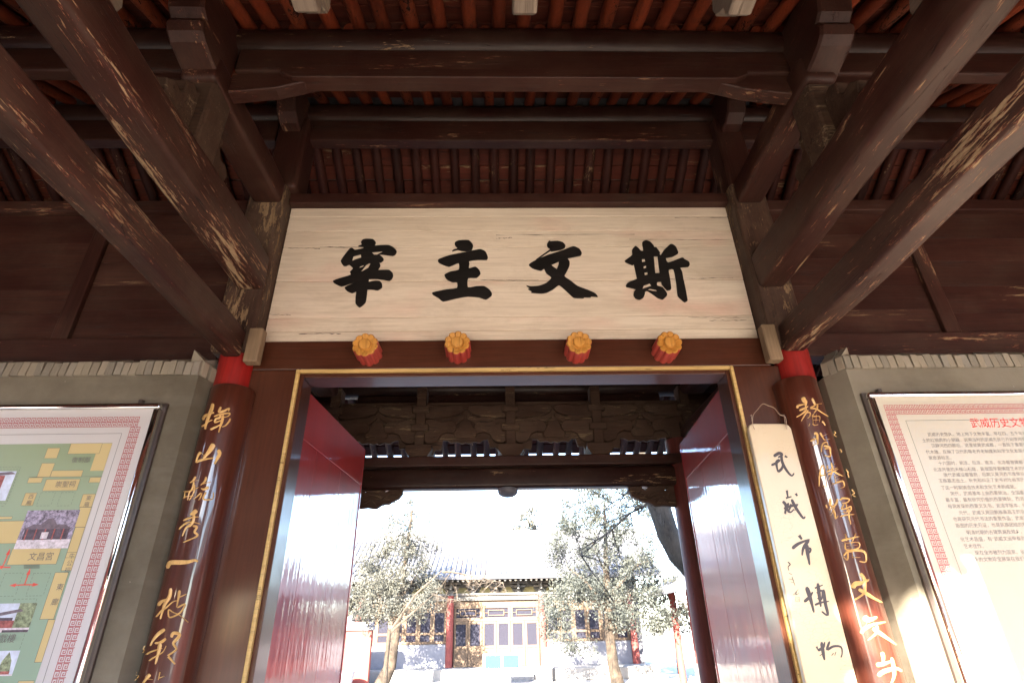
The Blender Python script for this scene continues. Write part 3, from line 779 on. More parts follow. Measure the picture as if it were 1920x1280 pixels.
# fine irregular cracks along the planks
bm = B()
for (px0, px1, py) in ((600, 690, 463), (930, 1190, 441), (930, 960, 447), (1265, 1365, 408), (1180, 1370, 449), (540, 600, 465), (1290, 1405, 594), (1330, 1400, 601), (1240, 1375, 522), (900, 1010, 525), (560, 640, 626), (500, 545, 589)):
    a = at(px0, py, PY - .001); b_ = at(px1, py + random.uniform(-2, 2), PY - .001); n = 14; prev = None
    for i in range(n + 1):
        p = a.lerp(b_, i / n) + Vector((0, 0, random.uniform(-.003, .003))); hh = random.choice((.0008, .0014, .0022, .0034)) * random.uniform(.6, 1.2)
        q = (bm.verts.new(p + Vector((0, 0, hh))), bm.verts.new(p - Vector((0, 0, hh))))
        if prev: bm.faces.new((prev[0], q[0], q[1], prev[1]))
        prev = q
o = obj('crack', bm, 'dark_edge', plq); o['kind'] = 'stuff'
GLYPH = [
 (610, [[(535,190),(590,165),(575,130),(600,90),(650,75),(760,80),(808,130),(790,185),(880,178),(1010,175),(1090,210),(1138,270),(1125,315),(1080,342),(940,325),(880,320),(830,335),(880,340),(930,390),(925,420),(885,448),(820,440),(870,465),(878,510),(840,565),(830,572),(900,572),(1020,572),(1075,620),(1083,670),(1060,715),(1020,740),(940,725),(830,712),(705,715),(695,760),(800,745),(870,750),(905,790),(905,850),(840,890),(760,880),(675,878),(665,950),(640,1090),(550,1163),(490,1105),(490,1000),(500,910),(430,935),(350,900),(315,855),(370,820),(520,765),(400,785),(260,828),(150,780),(130,745),(250,700),(410,650),(400,600),(450,545),(385,485),(330,505),(290,495),(252,430),(300,350),(400,225),(440,225),(480,255),(610,225),(615,205),(600,195)],
   [(425,432),(450,350),(575,315),(580,375),(500,400)], [(735,285),(955,265),(830,330),(780,330)], [(530,550),(560,510),(640,480),(610,520)], [(560,605),(650,490),(700,460),(735,465),(690,540),(600,590)]]),
 (795, [[(455,268),(480,245),(540,225),(500,175),(500,130),(560,100),(710,95),(770,150),(782,190),(760,250),(690,268),(600,262),(540,247)]]),
 (795, [[(225,420),(250,395),(400,340),(640,290),(800,258),(900,240),(980,275),(1018,360),(1000,405),(860,405),(715,428),(725,460),(718,548),(820,520),(880,570),(900,630),(840,692),(705,700),(700,850),(840,832),(960,830),(1040,880),(1083,940),(1075,980),(990,1038),(880,1005),(700,990),(520,1020),(310,1068),(230,1010),(145,960),(145,930),(350,885),(530,860),(530,762),(460,762),(370,720),(330,650),(420,600),(560,568),(555,455),(400,515),(250,460)]]),
 (980, [[(225,395),(435,245),(400,205),(392,155),(425,105),(450,115),(560,108),(640,130),(682,180),(665,220),(600,250),(460,270),(440,262),(245,392)]]),
 (980, [[(102,490),(130,460),(230,405),(400,335),(640,258),(790,198),(840,200),(910,240),(942,300),(920,340),(800,365),(715,385),(745,430),(745,500),(700,600),(665,670),(760,740),(880,830),(1040,890),(1150,940),(1195,995),(1100,990),(1080,1005),(975,1003),(970,1018),(820,1010),(740,940),(640,850),(575,808),(480,880),(380,930),(290,942),(140,930),(155,915),(90,875),(130,870),(70,825),(130,835),(260,825),(380,780),(465,690),(380,620),(345,548),(290,578),(180,550),(130,520)],
   [(448,490),(580,432),(578,480),(545,562)]]),
 (1160, [[(100,425),(215,335),(215,250),(265,190),(310,220),(350,265),(395,262),(378,130),(435,98),(500,120),(555,180),(560,205),(600,215),(655,290),(650,320),(672,335),(720,260),(820,165),(860,162),(910,200),(945,280),(940,310),(850,360),(750,380),(790,455),(1010,375),(1050,400),(1120,440),(1130,490),(1100,520),(980,530),(1010,600),(1030,720),(1060,850),(1095,1040),(1090,1065),(1050,1080),(990,1030),(945,980),(925,800),(880,560),(795,572),(815,700),(835,860),(815,885),(770,890),(690,800),(680,755),(615,760),(610,820),(700,850),(765,940),(765,980),(700,1038),(620,1010),(540,950),(455,900),(415,920),(415,950),(390,1010),(330,1042),(270,1020),(240,970),(250,910),(275,875),(130,840),(120,810),(160,770),(300,710),(290,690),(245,480),(220,490),(150,465)],
   [(365,395),(415,390),(430,440),(370,450)], [(390,510),(440,495),(442,540),(395,552)], [(405,610),(460,600),(465,645),(412,662)], [(370,880),(400,815),(495,782),(530,822),(440,855)], [(312,865),(370,825),(352,845)], [(555,350),(625,350),(655,620),(580,625)], [(445,888),(500,865),(600,885),(622,912),(540,908)]]),
]
chars = {}
for cx, ols in GLYPH:
    zz = []
    for k, ol in enumerate(ols):
        pts = smooth_loop(ol, 3) if k == 0 else ol
        zz.append([(lambda q: (q.x, q.z))(at(cx + x / 8.5333, 440 + y / 8.5333, PY)) for x, y in pts])
    bm = curve_poly(zz, PY - .007, .0075, .0015)
    if cx in chars:
        me = bpy.data.meshes.new('tmp'); bm.to_mesh(me); bm.free(); chars[cx].from_mesh(me); bpy.data.meshes.remove(me)
    else: chars[cx] = bm
for cx, bm in chars.items(): obj('character', bm, 'char_black', plq)

# ------------------------------------------------------------------ couplet boards: half-round lacquer boards with raised gold characters
def couplet(cx, cy, r, ztop, label, groups, a0=-100, a1=100):
    rt = root('couplet_board', (cx, cy - r, .45), label, 'board', 'curved couplet boards on the red columns')
    bm = B(); n = 40; outer = []; inner = []
    zs = [.45, .8, 1.2, 1.6, 2.0, 2.4, 2.8, ztop - .015, ztop]
    grid = []
    for zi, z in enumerate(zs):
        row = []
        rr = r - (.010 if zi == len(zs) - 1 else 0)
        for i in range(n + 1):
            a = R(a0 + (a1 - a0) * i / n)
            row.append(bm.verts.new((cx + rr * math.sin(a), cy - rr * math.cos(a), z)))
        inn = [bm.verts.new((cx + (r - .022) * math.sin(R(a0 + (a1 - a0) * i / n)), cy - (r - .022) * math.cos(R(a0 + (a1 - a0) * i / n)), z)) for i in range(n + 1)]
        grid.append((row, inn))
    for (r0, i0), (r1, i1) in zip(grid, grid[1:]):
        for i in range(n):
            bm.faces.new((r0[i], r0[i + 1], r1[i + 1], r1[i])); bm.faces.new((i0[i + 1], i0[i], i1[i], i1[i + 1]))
        bm.faces.new((r0[0], r1[0], i1[0], i0[0])); bm.faces.new((r0[-1], i0[-1], i1[-1], r1[-1]))
    for k in (0, -1):
        o_, i_ = grid[k]
        for i in range(n): bm.faces.new((o_[i], o_[i + 1], i_[i + 1], i_[i]))
    bmesh.ops.recalc_face_normals(bm, faces=bm.faces)
    obj('lacquered_shell', bm, 'lacquer', rt, True)
    def place(px, py):                       # where the sight line meets the half-round front
        d = ray(px, py); ox, oy = -cx, -cy
        A = d.x * d.x + d.y * d.y; Bq = 2 * (ox * d.x + oy * d.y); Cq = ox * ox + oy * oy - r * r
        disc = Bq * Bq - 4 * A * Cq
        t_ = (-Bq - math.sqrt(max(disc, 0))) / (2 * A)
        P = EYE + d * t_
        nn = Vector((P.x - cx, P.y - cy, 0)).normalized()
        return P, nn
    for crop, strokes, wsc in groups:
        bm = B(); brush(bm, strokes, crop, place, wsc, .004)
        obj('character', bm, 'char_gold', rt, True)
    return rt
CA = (360, 740, 8.0); CB = (310, 870, 6.4); CC = (250, 1080, 6.4)
left_groups = [
 (CA, [([(315,130),(300,200),(265,290),(225,400),(205,470),(198,515)],44),([(160,375),(190,320),(250,290),(335,262)],38),([(145,475),(190,450),(250,400),(310,375)],22),([(435,180),(405,255),(480,240),(560,200),(545,245)],30),([(330,325),(430,290),(565,275),(540,320),(440,345)],20),([(430,290),(415,340),(360,360),(345,410),(420,390),(480,365)],28),([(470,300),(450,400),(430,460),(400,565)],32),([(275,520),(340,490),(430,445)],28),([(575,355),(555,400),(500,460),(450,480)],22)],1.25),
 (CA, [([(325,735),(290,800),(240,870),(170,950)],60),([(135,860),(95,900),(60,1010)],34),([(60,1010),(160,970),(330,945)],32),([(390,825),(415,880),(370,970),(335,1040)],44),([(135,860),(180,910)],20)],1.25),
 (CB, [([(365,145),(330,200),(295,220)],22),([(310,210),(405,190)],16),([(345,210),(325,290),(290,340),(270,430)],18),([(220,325),(300,320),(400,275)],15),([(215,410),(260,385),(350,380)],15),([(240,330),(235,400)],15),([(350,240),(345,330),(290,430)],16),([(490,150),(475,200),(425,250)],20),([(430,240),(545,212)],20),([(520,270),(470,300),(430,290)],28),([(430,340),(400,370),(345,420)],14),([(440,345),(420,400),(400,430)],14),([(490,330),(455,400),(480,425),(570,410),(575,335)],17)],1.25),
 (CB, [([(380,550),(330,590),(300,600)],42),([(215,675),(300,640),(405,630)],19),([(345,600),(335,680),(300,730),(250,760),(205,860)],28),([(165,780),(220,725),(300,690),(420,715)],18),([(330,740),(380,750),(350,810),(385,840),(370,870),(300,900),(215,935)],23)],1.25),
 (CB, [([(25,1245),(60,1180),(180,1175),(270,1170),(350,1150),(390,1165)],44)],1.25),
 (CC, [([(450,140),(435,240),(380,330),(350,420),(325,510)],36),([(300,350),(340,300),(420,270)],34),([(275,485),(340,410),(400,370),(480,300),(550,290)],18),([(555,165),(545,240),(520,370)],28),([(550,250),(640,210)],26),([(530,375),(620,330),(590,400),(540,450),(435,490),(425,400),(480,430),(540,455),(600,500),(660,550)],17)],1.25),
 (CC, [([(380,630),(300,690),(240,760),(205,830)],34),([(260,800),(320,790),(390,745),(350,790),(310,800)],22),([(325,800),(305,900),(265,1050)],38),([(155,935),(220,900),(350,860)],18),([(190,1010),(240,975),(350,910),(395,830)],15),([(455,730),(480,680),(550,690),(540,730),(480,800),(515,860),(500,890),(410,950)],32),([(420,960),(500,1050)],54)],1.25),
 (CC, [([(205,1170),(160,1220),(110,1290)],34),([(160,1230),(240,1235)],24),([(320,1145),(300,1240)],30),([(300,1220),(375,1195)],24),([(130,1300),(300,1290)],20),([(220,1280),(200,1500)],26),([(90,1400),(330,1370)],22)],1.25),
 (CC, [([(140,830),(125,870),(140,880),(118,915)],8),([(45,1140),(30,1180),(70,1190),(25,1245)],8)],1),
]
couplet(-1.66, 3.262, .132, 2.965, 'curved brown lacquer board with gold characters on the column beside the site map', left_groups)
CD = (1480, 730, 8.533); CE = (1520, 860, 6.4); CF = (1560, 1060, 5.82)
right_groups = [
 (CD, [([(215,125),(240,180),(265,200),(255,260)],56),([(125,300),(140,260),(240,235)],34),([(160,335),(240,300),(300,270)],26),([(260,260),(260,330),(200,390),(115,440)],26),([(300,330),(250,400),(190,505)],22),([(250,370),(330,370),(325,430),(290,460)],17),([(365,140),(395,210),(410,250),(330,290)],30),([(410,240),(515,225)],26),([(450,240),(440,310),(390,380)],24),([(330,300),(430,310),(520,370),(620,430)],20),([(390,390),(370,430),(480,430),(480,520)],15),([(370,440),(380,550)],15),([(430,400),(420,540)],13),([(375,490),(470,485)],13),([(370,545),(400,570),(460,560)],15),([(325,545),(310,590)],24),([(520,510),(545,530),(570,575)],24)],1.25),
 (CD, [([(395,700),(440,710),(450,780),(455,880)],34),([(335,825),(400,790),(450,780)],22),([(370,890),(440,870)],22),([(400,800),(410,860)],14),([(490,690),(520,740),(560,810)],26),([(530,745),(600,715)],20),([(560,805),(640,790)],22),([(510,1005),(525,880),(590,840),(615,880),(600,910)],18),([(545,900),(640,920),(655,1000),(650,1070),(560,1050)],26),([(560,950),(600,940),(640,950)],16)],1.25),
 (CE, [([(100,330),(105,200),(130,90),(155,90),(170,180),(190,325),(140,320)],14),([(105,160),(130,200),(180,180)],20),([(200,80),(205,120)],28),([(245,45),(260,110),(250,180),(220,250)],18),([(275,70),(290,60)],18),([(195,150),(240,130),(320,105)],17),([(205,190),(270,150),(330,120)],16),([(280,150),(330,180),(385,205)],18),([(285,190),(300,290)],15),([(290,220),(340,200)],11),([(290,250),(345,235)],11),([(270,300),(380,265),(400,330),(350,350)],15),([(262,290),(250,325)],16)],1.25),
 (CE, [([(235,470),(240,560),(290,560)],26),([(185,550),(195,590)],36),([(320,480),(300,540),(225,610)],23),([(290,570),(240,680)],18),([(270,600),(290,660),(300,715),(330,680)],20),([(350,500),(380,470),(460,480),(440,520),(370,530)],18),([(400,540),(370,600),(430,590),(480,570),(470,630),(370,640)],15),([(420,530),(440,640)],15),([(355,690),(430,670),(520,665)],16),([(455,600),(460,700),(480,785)],17)],1.25),
 (CE, [([(370,980),(440,960),(580,930)],22),([(415,895),(430,980)],22),([(540,895),(500,990)],26),([(410,1000),(430,1090),(570,1070),(570,1000),(415,1010)],15),([(490,990),(500,1180)],15),([(430,1045),(560,1030)],13),([(395,1160),(440,1110),(440,1210),(390,1170)],18),([(440,1110),(560,1095),(650,1120),(660,1230),(580,1225)],24),([(500,1180),(590,1180)],15)],1.25),
 (CF, [([(305,80),(350,140),(360,230),(350,300),(240,375)],30),([(230,245),(250,200),(330,185),(400,150)],44),([(290,255),(370,300),(450,350),(545,400)],32)],1.25),
 (CF, [([(345,555),(400,590),(490,560)],50),([(400,590),(360,660)],16),([(320,740),(350,690),(450,640),(580,615)],34),([(490,650),(485,730),(390,815)],28),([(440,680),(560,760),(700,860)],34)],1.25),
 (CF, [([(545,940),(560,1010),(550,1080)],34),([(480,1080),(560,1070),(650,1040)],40),([(500,1200),(570,1150),(700,1120),(760,1150)],40),([(650,1000),(680,1180),(640,1300)],34)],1.25),
 (CD, [([(715,665),(735,700),(710,720),(750,760)],11),([(805,950),(830,1000),(808,1010)],10)],1),
 (CE, [([(420,125),(450,170),(440,180),(458,225)],9),([(490,365),(520,410),(495,430),(540,455)],9)],1),
]
couplet(1.905, 3.262, .136, 2.978, 'curved brown lacquer board with gold characters between the white sign and history panel', right_groups)

# ------------------------------------------------------------------ hanging white sign board
SY = 3.20
tl, tr_ = at(1402, 795, SY), at(1482, 797, SY); blx = at(1516, 1280, SY).x
sb = root('sign_board', (1.65, SY, 2.0), 'narrow white sign board with black brush characters hanging by a wire beside the doorway', 'sign')
x0, x1, zt = tl.x, tr_.x, tl.z
bm = B(); prism(bm, [(x0, .35), (x1, .35), (x1, zt - .03), (x1 - .012, zt - .008), (x1 - .035, zt), (x0 + .03, zt + .004), (x0 + .01, zt - .006), (x0, zt - .03)], 'y', SY, SY + .035, .004)
obj('board', bm, 'sign_white', sb)
def flat(y, off=0):
    return lambda px, py: (at(px, py, y), Vector((0, -1, 0)))
CG = (1400, 740, 5.12); CH = (1450, 980, 4.267)
sign_groups = [
 (CG, [([(258,590),(310,560),(340,575),(300,600)],20),([(332,565),(340,640),(380,720),(430,775),(455,750)],17),([(365,585),(390,600)],28),([(235,675),(290,650),(320,625)],15),([(320,625),(285,650),(300,740)],20),([(300,740),(340,700),(345,640)],17)],1.6),
 (CG, [([(385,915),(395,985)],30),([(375,990),(430,975)],24),([(345,1020),(375,1060),(365,1140)],18),([(355,1090),(440,1060),(495,1050)],15),([(380,1090),(375,1145)],16),([(400,1035),(388,1095),(420,1125),(455,1095)],15),([(425,1045),(415,1085),(395,1130)],14),([(378,1082),(450,1070)],13),([(430,1000),(470,1080),(540,1180),(560,1165)],18),([(490,1050),(460,1110)],15),([(470,945),(485,970)],32)],1.6),
 (CH, [([(205,98),(228,130)],34),([(150,205),(200,165),(290,130)],18),([(285,135),(240,200),(230,260)],17),([(250,200),(295,205),(290,235),(270,235)],12),([(265,170),(275,250),(290,335)],20)],1.6),
 (CH, [([(265,510),(295,600),(325,715)],22),([(245,630),(290,590),(315,550)],17),([(330,520),(395,495)],18),([(355,480),(370,600),(380,670)],18),([(345,560),(390,540),(385,610),(350,600)],11),([(330,655),(380,635),(445,625)],12),([(400,530),(415,640),(435,735),(385,705)],17)],1.6),
 (CH, [([(345,985),(355,1010)],22),([(355,1020),(400,990),(410,950)],15),([(385,950),(400,1050),(410,1095)],18),([(370,1060),(400,1040)],10),([(450,945),(430,1010),(480,985),(540,990),(550,1040),(540,1075)],13),([(480,1040),(465,1060)],10),([(500,1030),(490,1060)],9)],1.6),
 (CH, [([(115,310),(135,330),(118,350),(125,380)],8),([(125,400),(150,412)],7),([(122,445),(165,455)],7),([(150,430),(172,498)],7),([(140,470),(168,478)],5),([(160,575),(200,530)],7),([(185,545),(180,572),(205,560)],6)],1.25),
]
for crop, strokes, wsc in sign_groups:
    bm = B(); brush(bm, strokes, crop, flat(SY), wsc, .0015)
    obj('character', bm, 'ink_dark', sb, True)
bm = B(); brush(bm, [([(178,590),(176,625)],5),([(176,625),(210,628)],5),([(210,628),(208,592)],5),([(208,592),(178,590)],5),([(190,600),(190,620)],4),([(198,600),(203,620)],4)], CH, flat(SY), 1, .0008)
o = obj('seal', bm, 'print_red', sb); o['label'] = 'small square red seal'
# wire loop and its hooks
bm = B(); tube(bm, [Vector(at(x, y, SY - .012)) for x, y in smooth_pts([(1411, 797), (1412, 779), (1421, 767), (1430, 757), (1440, 760), (1452, 765), (1462, 777), (1472, 781), (1475, 797)], 4)], .0028, 6)
for px in (1412, 1473): tube(bm, [Vector(at(px + dx, y, SY - .012)) for dx, y in ((-5, 779), (-3, 777), (-1, 795), (3, 805))], .0025, 6)
obj('hanging_wire', bm, 'wire', sb, True)

# ------------------------------------------------------------------ framed panels on the plaster walls
GY = 3.045
def panel(side):
    if side < 0:
        X1 = at(303, 756, GY).x; ZT = at(200, 757, GY).z; X0 = X1 - 2.4
        label = 'framed site map panel printed green and yellow with small photographs, on the plaster wall'; white = 'print_white'
    else:
        X0 = at(1626, 736, GY).x; ZT = at(1800, 734, GY).z; X1 = X0 + 2.45
        label = 'framed history text panel with red heading and fret border, half in sunlight'; white = 'print_cream'
    ZB = .95
    r = root('site_map_panel' if side < 0 else 'history_text_panel', ((X0 + X1) / 2, GY, ZB), label, 'information board')
    fw = .032
    bm = B(); box(bm, X0 + fw, X1 - fw, GY + .006, GY + .03, ZB + fw, ZT - fw); obj('printed_sheet', bm, white, r, origin=((X0 + X1) / 2, GY, (ZT + ZB) / 2))
    for q in ((X0, X1, ZT - fw, ZT), (X0, X1, ZB, ZB + fw), (X0, X0 + fw, ZB + fw + .001, ZT - fw - .001), (X1 - fw, X1, ZB + fw + .001, ZT - fw - .001)):
        bm = B(); box(bm, q[0], q[1], GY - .012, GY + .045, q[2], q[3], .008, 3); obj('metal_edge', bm, 'chrome', r, True)
    bm = B(); box(bm, X0 - .012, X1 + .012, GY + .035, GY + .053, ZB - .01, ZT + .012); obj('backing', bm, 'dark_edge', r)
    hx_ = X1 - .14 if side < 0 else X0 + .10
    bm = B(); box(bm, hx_ - .012, hx_ + .012, GY + .02, GY + .05, ZT + .012, ZT + .035, .003); obj('hanger', bm, 'dark_edge', r)
    Yp = GY + .0055
    # fret border of two rows of keys
    inset = .075; u = .0305
    key = [(0, 0, 1, 0), (0, 0, 0, 1), (0, 1, .82, 1), (.82, 1, .82, .3), (.82, .3, .38, .3), (.38, .3, .38, .62), (.38, .62, .55, .62)]
    bm = B(); wl = .0034
    def seg(ax, az, bx, bz, y):
        x0_, x1_ = min(ax, bx) - wl / 2, max(ax, bx) + wl / 2; z0_, z1_ = min(az, bz) - wl / 2, max(az, bz) + wl / 2
        bm.faces.new([bm.verts.new(p) for p in ((x0_, y, z0_), (x1_, y, z0_), (x1_, y, z1_), (x0_, y, z1_))])
    def cell(cx, cz, s):
        for k, (a, b_, c_, d_) in enumerate(key):
            seg(cx + s * a * u * .86, cz + b_ * u * .86, cx + s * c_ * u * .86, cz + d_ * u * .86, Yp - .0004 - k * .00003)
    nx = int((X1 - X0 - 2 * inset) / u); nz = int((ZT - ZB - 2 * inset) / u)
    for i in range(nx):
        for rr in range(2): cell(X0 + inset + i * u + u * .1, ZT - inset - (rr + 1) * u, 1)
    bt = obj('fret_border', bm, 'print_fret', r)
    bt['kind'] = 'stuff'
    bm = B()
    for k in range(2, nz):
        for rr in range(2):
            cell(X1 - inset - (rr + 1) * u, ZT - inset - (k + 1) * u, 1); cell(X0 + inset + (rr) * u, ZT - inset - (k + 1) * u, 1)
    bt = obj('fret_border', bm, 'print_fret', r); bt['kind'] = 'stuff'
    # thin rule
    bm = B(); li = inset + 2 * u + .04; wl = .0022
    seg(X0 + li, ZT - li, X1 - li, ZT - li, Yp - .0004); seg(X0 + li, ZB + li, X0 + li, ZT - li, Yp - .0006); seg(X1 - li, ZB + li, X1 - li, ZT - li, Yp - .0006)
    obj('rule', bm, 'print_line', r)
    return r, Yp
mp, Yp = panel(-1)
hp, _ = panel(1)
def flatpoly(name, pts, y, mat, parent, seed=None):
    bm = B(); bm.faces.new([bm.verts.new(at(px, py, y)) for px, py in pts]); bmesh.ops.recalc_face_normals(bm, faces=bm.faces)
    return obj(name, bm, mat, parent)
def rectpx(pa, pb, y):
    """axis-aligned rectangle on the wall from two seen corners"""
    a, b_ = at(*pa, y), at(*pb, y); return a.x, a.z, b_.x, b_.z
def rectb(bm, x0, z0, x1, z1, y): bm.faces.new([bm.verts.new(p) for p in ((x0, y, z0), (x1, y, z0), (x1, y, z1), (x0, y, z1))])
# map sheet
Y1, Y2, Y3 = Yp - .0006, Yp - .0012, Yp - .0018
gtr = at(211, 830, Y1)
bm = B(); rectb(bm, gtr.x - 1.9, 1.05, gtr.x, gtr.z, Y1); obj('map_ground', bm, 'print_green', mp, origin=(gtr.x - .9, Y1, 1.9))
CM = lambda x, y: (x / 6.4, 810 + y / 6.4)
CN = lambda x, y: (x / 4.57, 1000 + y / 4.57)
yl = [(CM(855,135), CM(1190,255)), (CM(575,190), CM(680,312)), (CM(505,372), CM(600,537)), (CM(625,460), CM(975,532)), (CM(350,545), CM(495,606)), (CM(560,565), CM(920,697)), (CM(1085,540), CM(1200,602)), (CM(310,728), CM(390,878)), (CM(1000,742), CM(1100,895)), (CM(960,900), CM(1035,1135)), (CM(905,1140), CM(1000,1500)), (CM(-120,1068), CM(215,1330)), (CN(110,128), CN(480,260)), (CN(575,160), CN(600,315)), (CN(475,332), CN(460,730)), (CN(415,735), CN(330,1100)), (CM(-100,1015), CM(140,1040)), (CN(160,1260), CN(250,1400))]
bm = B(); bl = B()
def yrect(pa, pb, k):
    ax, az, bx, bz = rectpx(pa, pb, Y2)
    if bx < ax: ax, bx = bx, ax
    if bz > az: az, bz = bz, az
    bx = max(bx, ax + .06)
    bx = min(bx, gtr.x)
    rectb(bm, ax, bz, bx, az, Y2 - k * .00002)
    t_ = .0015
    for q in ((ax, az, bx, az), (ax, bz, bx, bz), (ax, bz, ax, az), (bx, bz, bx, az)):
        rectb(bl, q[0] - t_ / 2, q[1] - t_ / 2, q[2] + t_ / 2, q[3] + t_ / 2, Y3 - k * .00002)
for k, (a, b_) in enumerate(yl): yrect(a, b_, k)
q = rectpx(CM(1190,135), CM(1245,460), Y2); rectb(bm, q[0], q[3], gtr.x, q[1], Y2 - .0005)
obj('map_block', bm, 'print_yellow', mp)['kind'] = 'stuff'
# dashed plots
def dashed(ax, az, bx, bz, k):
    n = max(1, int(math.hypot(bx - ax, bz - az) / .016))
    for i in range(n):
        f0, f1 = i / n, (i + .55) / n; t_ = .0014
        x0_, x1_ = sorted((ax + (bx - ax) * f0, ax + (bx - ax) * f1)); z0_, z1_ = sorted((az + (bz - az) * f0, az + (bz - az) * f1))
        rectb(bl, x0_ - t_ / 2, z0_ - t_ / 2, x1_ + t_ / 2, z1_ + t_ / 2, Y3 - .0006 - k * .00002)
for k, (a, b_) in enumerate(((CM(495,722), CM(610,880)), (CM(740,722), CM(850,880)), (CM(-150,420), CM(80,850)), (CM(-150,450), CM(60,885)), (CN(290,338), CN(370,530)), (CN(45,338), CN(130,533)), (CN(120,560), CN(165,1000)))):
    q = rectpx(a, b_, Y3)
    if q[2] < q[0]: q = (q[2], q[1], q[0], q[3])
    for s_ in ((q[0], q[1], q[2], q[1]), (q[0], q[3], q[2], q[3]), (q[0], q[1], q[0], q[3]), (q[2], q[1], q[2], q[3])): dashed(*s_, k)
for i in range(5):
    q = rectpx(CN(205, 268 + i * 7), CN(340, 268 + i * 7), Y3); rectb(bl, q[0], q[1] - .001, q[2], q[1] + .001, Y3 - .0008)
q = rectpx(CM(350, 540), CM(1225, 537), Y3); rectb(bl, q[0], q[1] - .0008, q[2], q[1] + .0008, Y3 - .0009)
obj('map_lines', bl, 'print_line', mp)['kind'] = 'stuff'
bm = B()
def arrow(pa, pb):
    a, b_ = at(*pa, Y3 - .001), at(*pb, Y3 - .001); d = (b_ - a).normalized(); n_ = Vector((-d.z, 0, d.x))
    bm.faces.new([bm.verts.new(v) for v in (a - n_ * .0025, b_ - n_ * .0025, b_ + n_ * .0025, a + n_ * .0025)])
    bm.faces.new([bm.verts.new(v - Vector((0, .0002, 0))) for v in (b_ - n_ * .009, b_ + d * .03, b_ + n_ * .009)])
for a, b_ in ((CN(210,435), CN(240,350)), (CN(210,437), CN(280,436)), (CN(210,437), CN(135,440)), (CN(20,288), CN(65,180)), (CN(90,288), CN(24,286))): arrow(a, b_)
obj('map_arrow', bm, 'arrow_red', mp)['kind'] = 'stuff'
# printed photographs on the map
def photo(pa, pb, feats, base, wfix=None):
    a, b_ = at(*pa, Y3 - .001), at(*pb, Y3 - .001); W = (b_.x - a.x) if wfix is None else wfix; Hh = a.z - b_.z
    if wfix is not None and wfix < 0: a = Vector((b_.x + 0, a.y, a.z)); 
    bm = B(); rectb(bm, 0, 0, W, Hh, 0)
    for v in bm.verts: v.co += Vector((a.x, a.y, b_.z))
    ph = obj('printed_photograph', bm, base, mp)
    for k, (mt, pl) in enumerate(feats):
        bm = B(); bm.faces.new([bm.verts.new((a.x + u * W, a.y - .0004 - k * .0002, b_.z + v_ * Hh)) for u, v_ in pl]); bmesh.ops.recalc_face_normals(bm, faces=bm.faces)
        obj('printed_shape', bm, mt, ph)
R_ = lambda a, b_, c_, d_: [(a, b_), (c_, b_), (c_, d_), (a, d_)]
pav = [('photo_pale', R_(0, 0, 1, .22)), ('photo_dark', R_(.08, .22, .92, .5)), ('photo_roof', [(.04, .5), (.96, .5), (.8, .62), (.2, .62)]), ('photo_pale', R_(0, .17, 1, .23)), ('photo_roof', [(.35, .62), (.65, .62), (.55, .78), (.45, .78)])] + [('photo_red', R_(.12 + .17 * i, .22, .145 + .17 * i, .5)) for i in range(5)] + [('photo_pale', R_(.42, .25, .55, .42))]
photo((52.5, 956.5), (127, 1027), pav, 'photo_tree')
hall_f = [('photo_red', R_(0, .1, .8, .85)), ('photo_dark', R_(0, .45, .7, .62)), ('photo_roof', [(0, .75), (1, .9), (.9, .98), (0, .88)]), ('photo_pale', R_(0, 0, .85, .12)), ('photo_dark', R_(.1, .15, .6, .35))]
a_, b2_ = (-60, 884), (10, 938)
photo(a_, b2_, hall_f, 'photo_sky')
pv2 = [('photo_green', R_(.6, .1, 1, 1)), ('photo_red', R_(0, .15, .6, .4)), ('photo_roof', [(0, .5), (.75, .72), (.65, .8), (0, .62)]), ('photo_dark', R_(.05, .4, .55, .5)), ('photo_pale', R_(0, 0, 1, .15)), ('photo_dark', R_(.4, 0, 1, .08))]
photo((-10, 1131), (52, 1184), pv2, 'photo_sky')
photo((-30, 1220), (22, 1266), [('photo_green', [(.55, .15), (.9, .15), (.85, .6), (.72, .95), (.6, .6)]), ('photo_red', R_(.5, .05, .9, .18)), ('photo_pale', R_(0, 0, 1, .06))], 'photo_sky')
# map captions
def caption(s, px, py, size, parent, mat, y, vertical=False, bm=None):
    own = bm is None
    if own: bm = B()
    p = at(px, py, y)
    if vertical:
        for i, ch in enumerate(s): text_bm(ch, size, bm, lambda u, v, i=i: Vector((p.x + u, y, p.z + v - i * size * 1.15)))
    else: text_bm(s, size, bm, lambda u, v: Vector((p.x + u, y, p.z + v)))
    if own: o = obj('caption', bm, mat, parent)
YT = Y3 - .0014
caption('復制部', 133, 866, .034, mp, 'ink_print', YT)
caption('崇聖祠', 102, 912, .036, mp, 'ink_print', YT)
caption('文昌宮', 51, 1049, .042, mp, 'ink_print', YT)
caption('西廂', 52, 934, .028, mp, 'ink_print', YT, True)
caption('東廂', 160, 937, .028, mp, 'ink_print', YT, True)
caption('牛公祠', 128, 1046, .029, mp, 'ink_print', YT, True)
caption('東', 104, 1105, .034, mp, 'ink_print', YT); caption('廊', 94.5, 1133, .034, mp, 'ink_print', YT)
caption('戲樓', -5, 1203, .040, mp, 'ink_print', YT)
